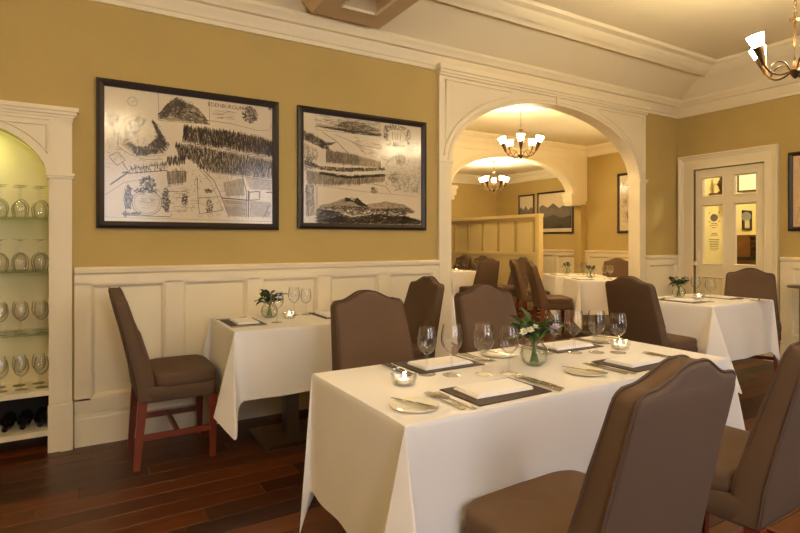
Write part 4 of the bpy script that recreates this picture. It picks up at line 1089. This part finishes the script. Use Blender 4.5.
pedestal_table(*T6, 'cloth covered table mostly hidden behind the left jamb of the arch', (0,))
cloth(*T6, .43, 'white cloth on the table just behind the left jamb of the arch', seed=31)

# far room: panelled half-height screen, long table, chairs
SX, SY0, SY1, SZ = 6.50, 6.38, YE-.02, 1.70
scr = empty('panelled_screen', (SX, SY0, 0)); tag(scr, 'yellow cream panelled half-height screen in the far room', 'screen')
L = SY1-SY0
build('panel_board', MB().box(.0, .03, 0, L, 0, SZ-.03), M['screen'], scr)
build('end_post', MB().box(-.035, .065, -.04, .04, 0, SZ+.01), M['screen'], scr)
build('top_rail', MB().box(-.04, .07, -.05, L, SZ-.03, SZ+.02), M['screen'], scr)
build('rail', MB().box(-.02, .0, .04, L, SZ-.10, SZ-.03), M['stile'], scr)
build('rail', MB().box(-.035, .0, .04, L, 1.03, 1.08), M['screen'], scr)
build('rail', MB().box(-.02, .0, .04, L, 0, .2), M['screen'], scr)
for k in range(7):
    yy = .09+.438*k
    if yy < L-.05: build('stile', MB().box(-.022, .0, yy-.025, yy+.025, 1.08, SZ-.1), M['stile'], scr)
# cream pier; tan slab whose colour stands in for a shadowed opening
pr_ = MB(); pr_.box(6.0, 6.7, YE-.09, YE, 0, 2.5); pr_.box(5.95, 6.75, YE-.11, YE, 2.44, 2.5); pr_.box(6.08, 6.62, YE-.1, YE-.09, 1.2, 2.36)
struct('trim_21', pr_, M['trim'], 'cream panelled pier on the end wall above the screen')
dr = MB(); dr.box(5.0, 5.9, YE-.03, YE, 0, 2.4)
struct('shadowed_opening', dr, M['beam'], 'tan slab standing in for a shadowed opening beside the cream pier')
T5 = (5.27, 5.89, 7.14, 8.6)
pedestal_table(*T5, 'long table under cloth in the far room beside the screen', (-.0,))
cloth(*T5, .43, 'white cloth on the long table in the far room', seed=41)
GF = 'chairs around the long table in the far room'
chair(5.58, 6.84, 92, 'taupe chair with its back to us at the near end of the far room table', GF)
chair(6.11, 6.68, 174, 'taupe chair at the near right corner of the far room table', GF)
chair(6.125, 7.72, 180, 'taupe chair against the screen, nearer of the two beyond the far room table', GF)
chair(6.125, 8.28, 180, 'taupe chair against the screen, farther of the two beyond the far room table', GF)
chair(4.98, 7.7, 0, 'taupe chair on the left side of the far room table', GF)
for k, (x, y_) in enumerate(((5.44,7.62),(5.52,7.54),(5.62,7.42),(5.70,7.34),(5.88,7.22),(5.75,7.95))):
    wine_glass(x, y_, TZ, f'small wine glass on the far room table, {("first","second","third","fourth","rightmost","rearmost")[k]} from the left' if k < 4 else f'small wine glass on the far room table, {("rightmost","rearmost")[k-4]} one', 'glasses on the far room table', GLf)
tealight(5.52, 7.32, TZ, 'lit tealight on the long table in the far room')

# ------------------------------------------------------------------ chandeliers
def chandelier_parts():
    d = {}
    d['hub'] = MB().lathe([(0,0),(.008,.004),(.03,.035),(.036,.05),(.03,.06),(.016,.066),(.012,.10),(.008,.11),(0,.11)], 20).mesh('hub', 40)
    d['stem'] = MB().tube([(0,0,.10),(.006,0,.2),(0,0,.36)], .006, 8).lathe([(0,.352),(.03,.356),(.032,.364),(.012,.372),(0,.378)], 18).mesh('stem', 40)
    arm = [(.02,0,.055),(.06,0,.032),(.105,0,.026),(.145,0,.04),(.175,0,.07),(.195,0,.105)]
    d['arm'] = MB().tube([p for p in catmull(arm, 4)], .0065, 8).mesh('arm', 60)
    sc = [(.03,0,.05),(.06,0,.095),(.10,0,.105),(.135,0,.085),(.155,0,.055)]
    d['scroll'] = MB().tube(catmull(sc, 4), .0045, 6).mesh('scroll', 60)
    tilt = Matrix.Rotation(math.radians(17), 4, 'Y')
    d['socket'] = MB().lathe([(0,0),(.010,0),(.014,.02),(.032,.105),(.034,.112),(0,.112)], 16, (.188,0,.085), tilt).mesh('socket', 40)
    d['shade'] = MB().lathe([(0,.112),(.030,.112),(.036,.14),(.048,.185),(.046,.185),(.034,.14),(.028,.118)], 14, (.188,0,.085), tilt).mesh('shade', 50)
    d['bulb'] = MB().lathe([(0,.135),(.012,.137),(.022,.15),(.024,.163),(.017,.175),(0,.179)], 12, (.188,0,.085), tilt).mesh('bulb', 60)
    return d
CD = chandelier_parts()
def chandelier(x, y_, z, ztop, rot, label):
    r = empty('chandelier', (x, y_, z), rot); tag(r, label, 'chandelier', 'bronze five-arm chandeliers')
    link('hub', CD['hub'], M['bronze'], r); link('stem', CD['stem'], M['bronze'], r)
    for k in range(5):
        a = link('arm', CD['arm'], M['bronze'], r); a.rotation_euler.z = 2*PI*k/5
        link('socket', CD['socket'], M['bronze'], a); link('shade', CD['shade'], M['shade'], a); link('scroll', CD['scroll'], M['bronze'], a); link('bulb', CD['bulb'], M['bulb'], a)
    ch = MB(); zz = .378; k = 0
    while zz < ztop-z-.03:
        p = []
        for i in range(11):
            a = 2*PI*i/10; q = (.009*math.cos(a), 0, zz+.016+.019*math.sin(a))
            p.append(q if k % 2 == 0 else (0, q[0], q[2]))
        ch.tube(p, .002, 5, False); zz += .031; k += 1
    build('chain', ch, M['bronze'], r)
    build('ceiling_rose', MB().lathe([(0,ztop-z),(.05,ztop-z),(.05,ztop-z-.01),(.02,ztop-z-.035),(0,ztop-z-.04)], 18), M['bronze'], r, 40)
chandelier(3.70, 1.53, 2.235, ZC1, 2.592, 'bronze chandelier at the top right, partly cut off by the picture')
chandelier(4.68, 4.89, 2.277, ZC2, 3.95, 'bronze chandelier with five lit shades hanging in the first arch')
chandelier(6.46, 7.44, 2.16, ZC3, .855, 'farthest bronze chandelier, hanging beyond the second arch')
chandelier(.28, .75, 2.34, ZC1, .4, 'bronze chandelier above the viewer, just outside the picture')
chandelier(6.9, 4.36, 2.277, ZC2, .2, 'bronze chandelier added unseen to brighten the middle room, right of the arch')  # added to brighten the back rooms, never in view
chandelier(2.25, 4.89, 2.277, ZC2, .5, 'bronze chandelier added unseen to brighten the middle room, left of the arch')  # second unseen one, also put in for its light
chandelier(-3.2, 1.3, 2.30, ZC1, .9, 'bronze chandelier added out of view on the left for more light')  # put in to light the left side of the large table

# ------------------------------------------------------------------ hall furniture
r = empty('pigeonhole_cabinet', (7.3, 2.99, 0)); tag(r, 'brown pigeonhole cabinet in the hall seen through the lower right pane', 'cabinet')
build('body', MB().box(0, .4, 0, .75, 0, 1.02), M['cabinet'], r)
build('counter', MB().box(-.05, .45, -.05, .8, 1.02, 1.06), M['dark'], r)
g = MB(); g.box(.02, .3, 0, .03, 1.06, 1.34); g.box(.02, .3, .54, .75, 1.06, 1.34); g.box(.02, .3, 0, .56, 1.32, 1.34); g.box(.28, .3, 0, .56, 1.06, 1.34)
build('rack_case', g, M['cabinet'], r)
for k in range(3): build('divider', MB().box(.03, .28, .03, .54, 1.12+.068*k, 1.13+.068*k), M['cabinet'], r)
for k in range(3): build('divider', MB().box(.03, .28, .15+.13*k, .16+.13*k, 1.06, 1.32), M['cabinet'], r)
picture('framed_notice', .22, .27, (7.68, YW-.012, 1.41), 0, 'small dark framed notice on the hall wall seen through the door', [], fw=.03)
r = empty('hall_lantern', (7.25, 3.47, 1.88)); tag(r, 'lit glass hall lantern seen through the upper right pane', 'lantern')
build('glass_box', MB().box(-.11, .11, -.11, .11, .02, .30), M['lantern'], r)
g = MB()
for sx in (-1, 1):
    for sy in (-1, 1): g.box(sx*.11-.008, sx*.11+.008, sy*.11-.008, sy*.11+.008, 0, .32)
for z in (0, .30): g.box(-.12, .12, -.12, .12, z, z+.018)
g.tube([(0,0,.32),(0,0,.87)], .008, 8); build('cage', g, M['bronze'], r)
# small dark statuette on a high bracket, seen through the upper left pane
r = empty('statuette', (6.98, 3.70, 1.87)); tag(r, 'small dark statuette on a bracket seen through the upper left pane', 'statuette')
build('bracket', MB().box(-.1, .1, -.06, .10, -.03, 0), M['cabinet'], r)
s_ = MB(); s_.lathe([(0,0),(.045,0),(.04,.02),(.02,.03),(.035,.08),(.045,.13),(.03,.17),(.015,.18),(.025,.20),(.022,.225),(0,.235)], 14)
build('figure', s_, M['bronze'], r, 50)
s_ = MB(); s_.tube([(.03,0,.14),(.07,.02,.17),(.09,.03,.23)], [.012,.009,.006], 6); s_.tube([(-.03,0,.14),(-.065,.02,.11),(-.05,.0,.07)], [.012,.009,.006], 6); build('arms', s_, M['bronze'], r, 50)
l = bpy.data.lights.new('hall_fill_light', 'POINT'); l.energy = 32; l.color = (1, .88, .58); l.shadow_soft_size = .12  # unseen fill light added to brighten the hall, apart from the lantern
o = bpy.data.objects.new('hall_fill_light', l); COL.objects.link(o); o.location = (7.2, 2.5, 2.5)
# small round stand at the right edge by the door wall
r = empty('pedestal_stand', (6.06, 2.46, 0)); tag(r, 'small grey round-topped stand against the wainscot at the right edge', 'stand')
build('top', MB().lathe([(0,.80),(.10,.80),(.112,.808),(.112,.822),(.10,.828),(0,.828)], 24), M['dark_steel'], r, 40)
build('post', MB().lathe([(.014,.02),(.014,.80)], 12), M['dark_steel'], r, 60)
build('foot', MB().lathe([(0,0),(.11,0),(.11,.012),(.02,.03),(0,.03)], 24), M['dark_steel'], r, 40)
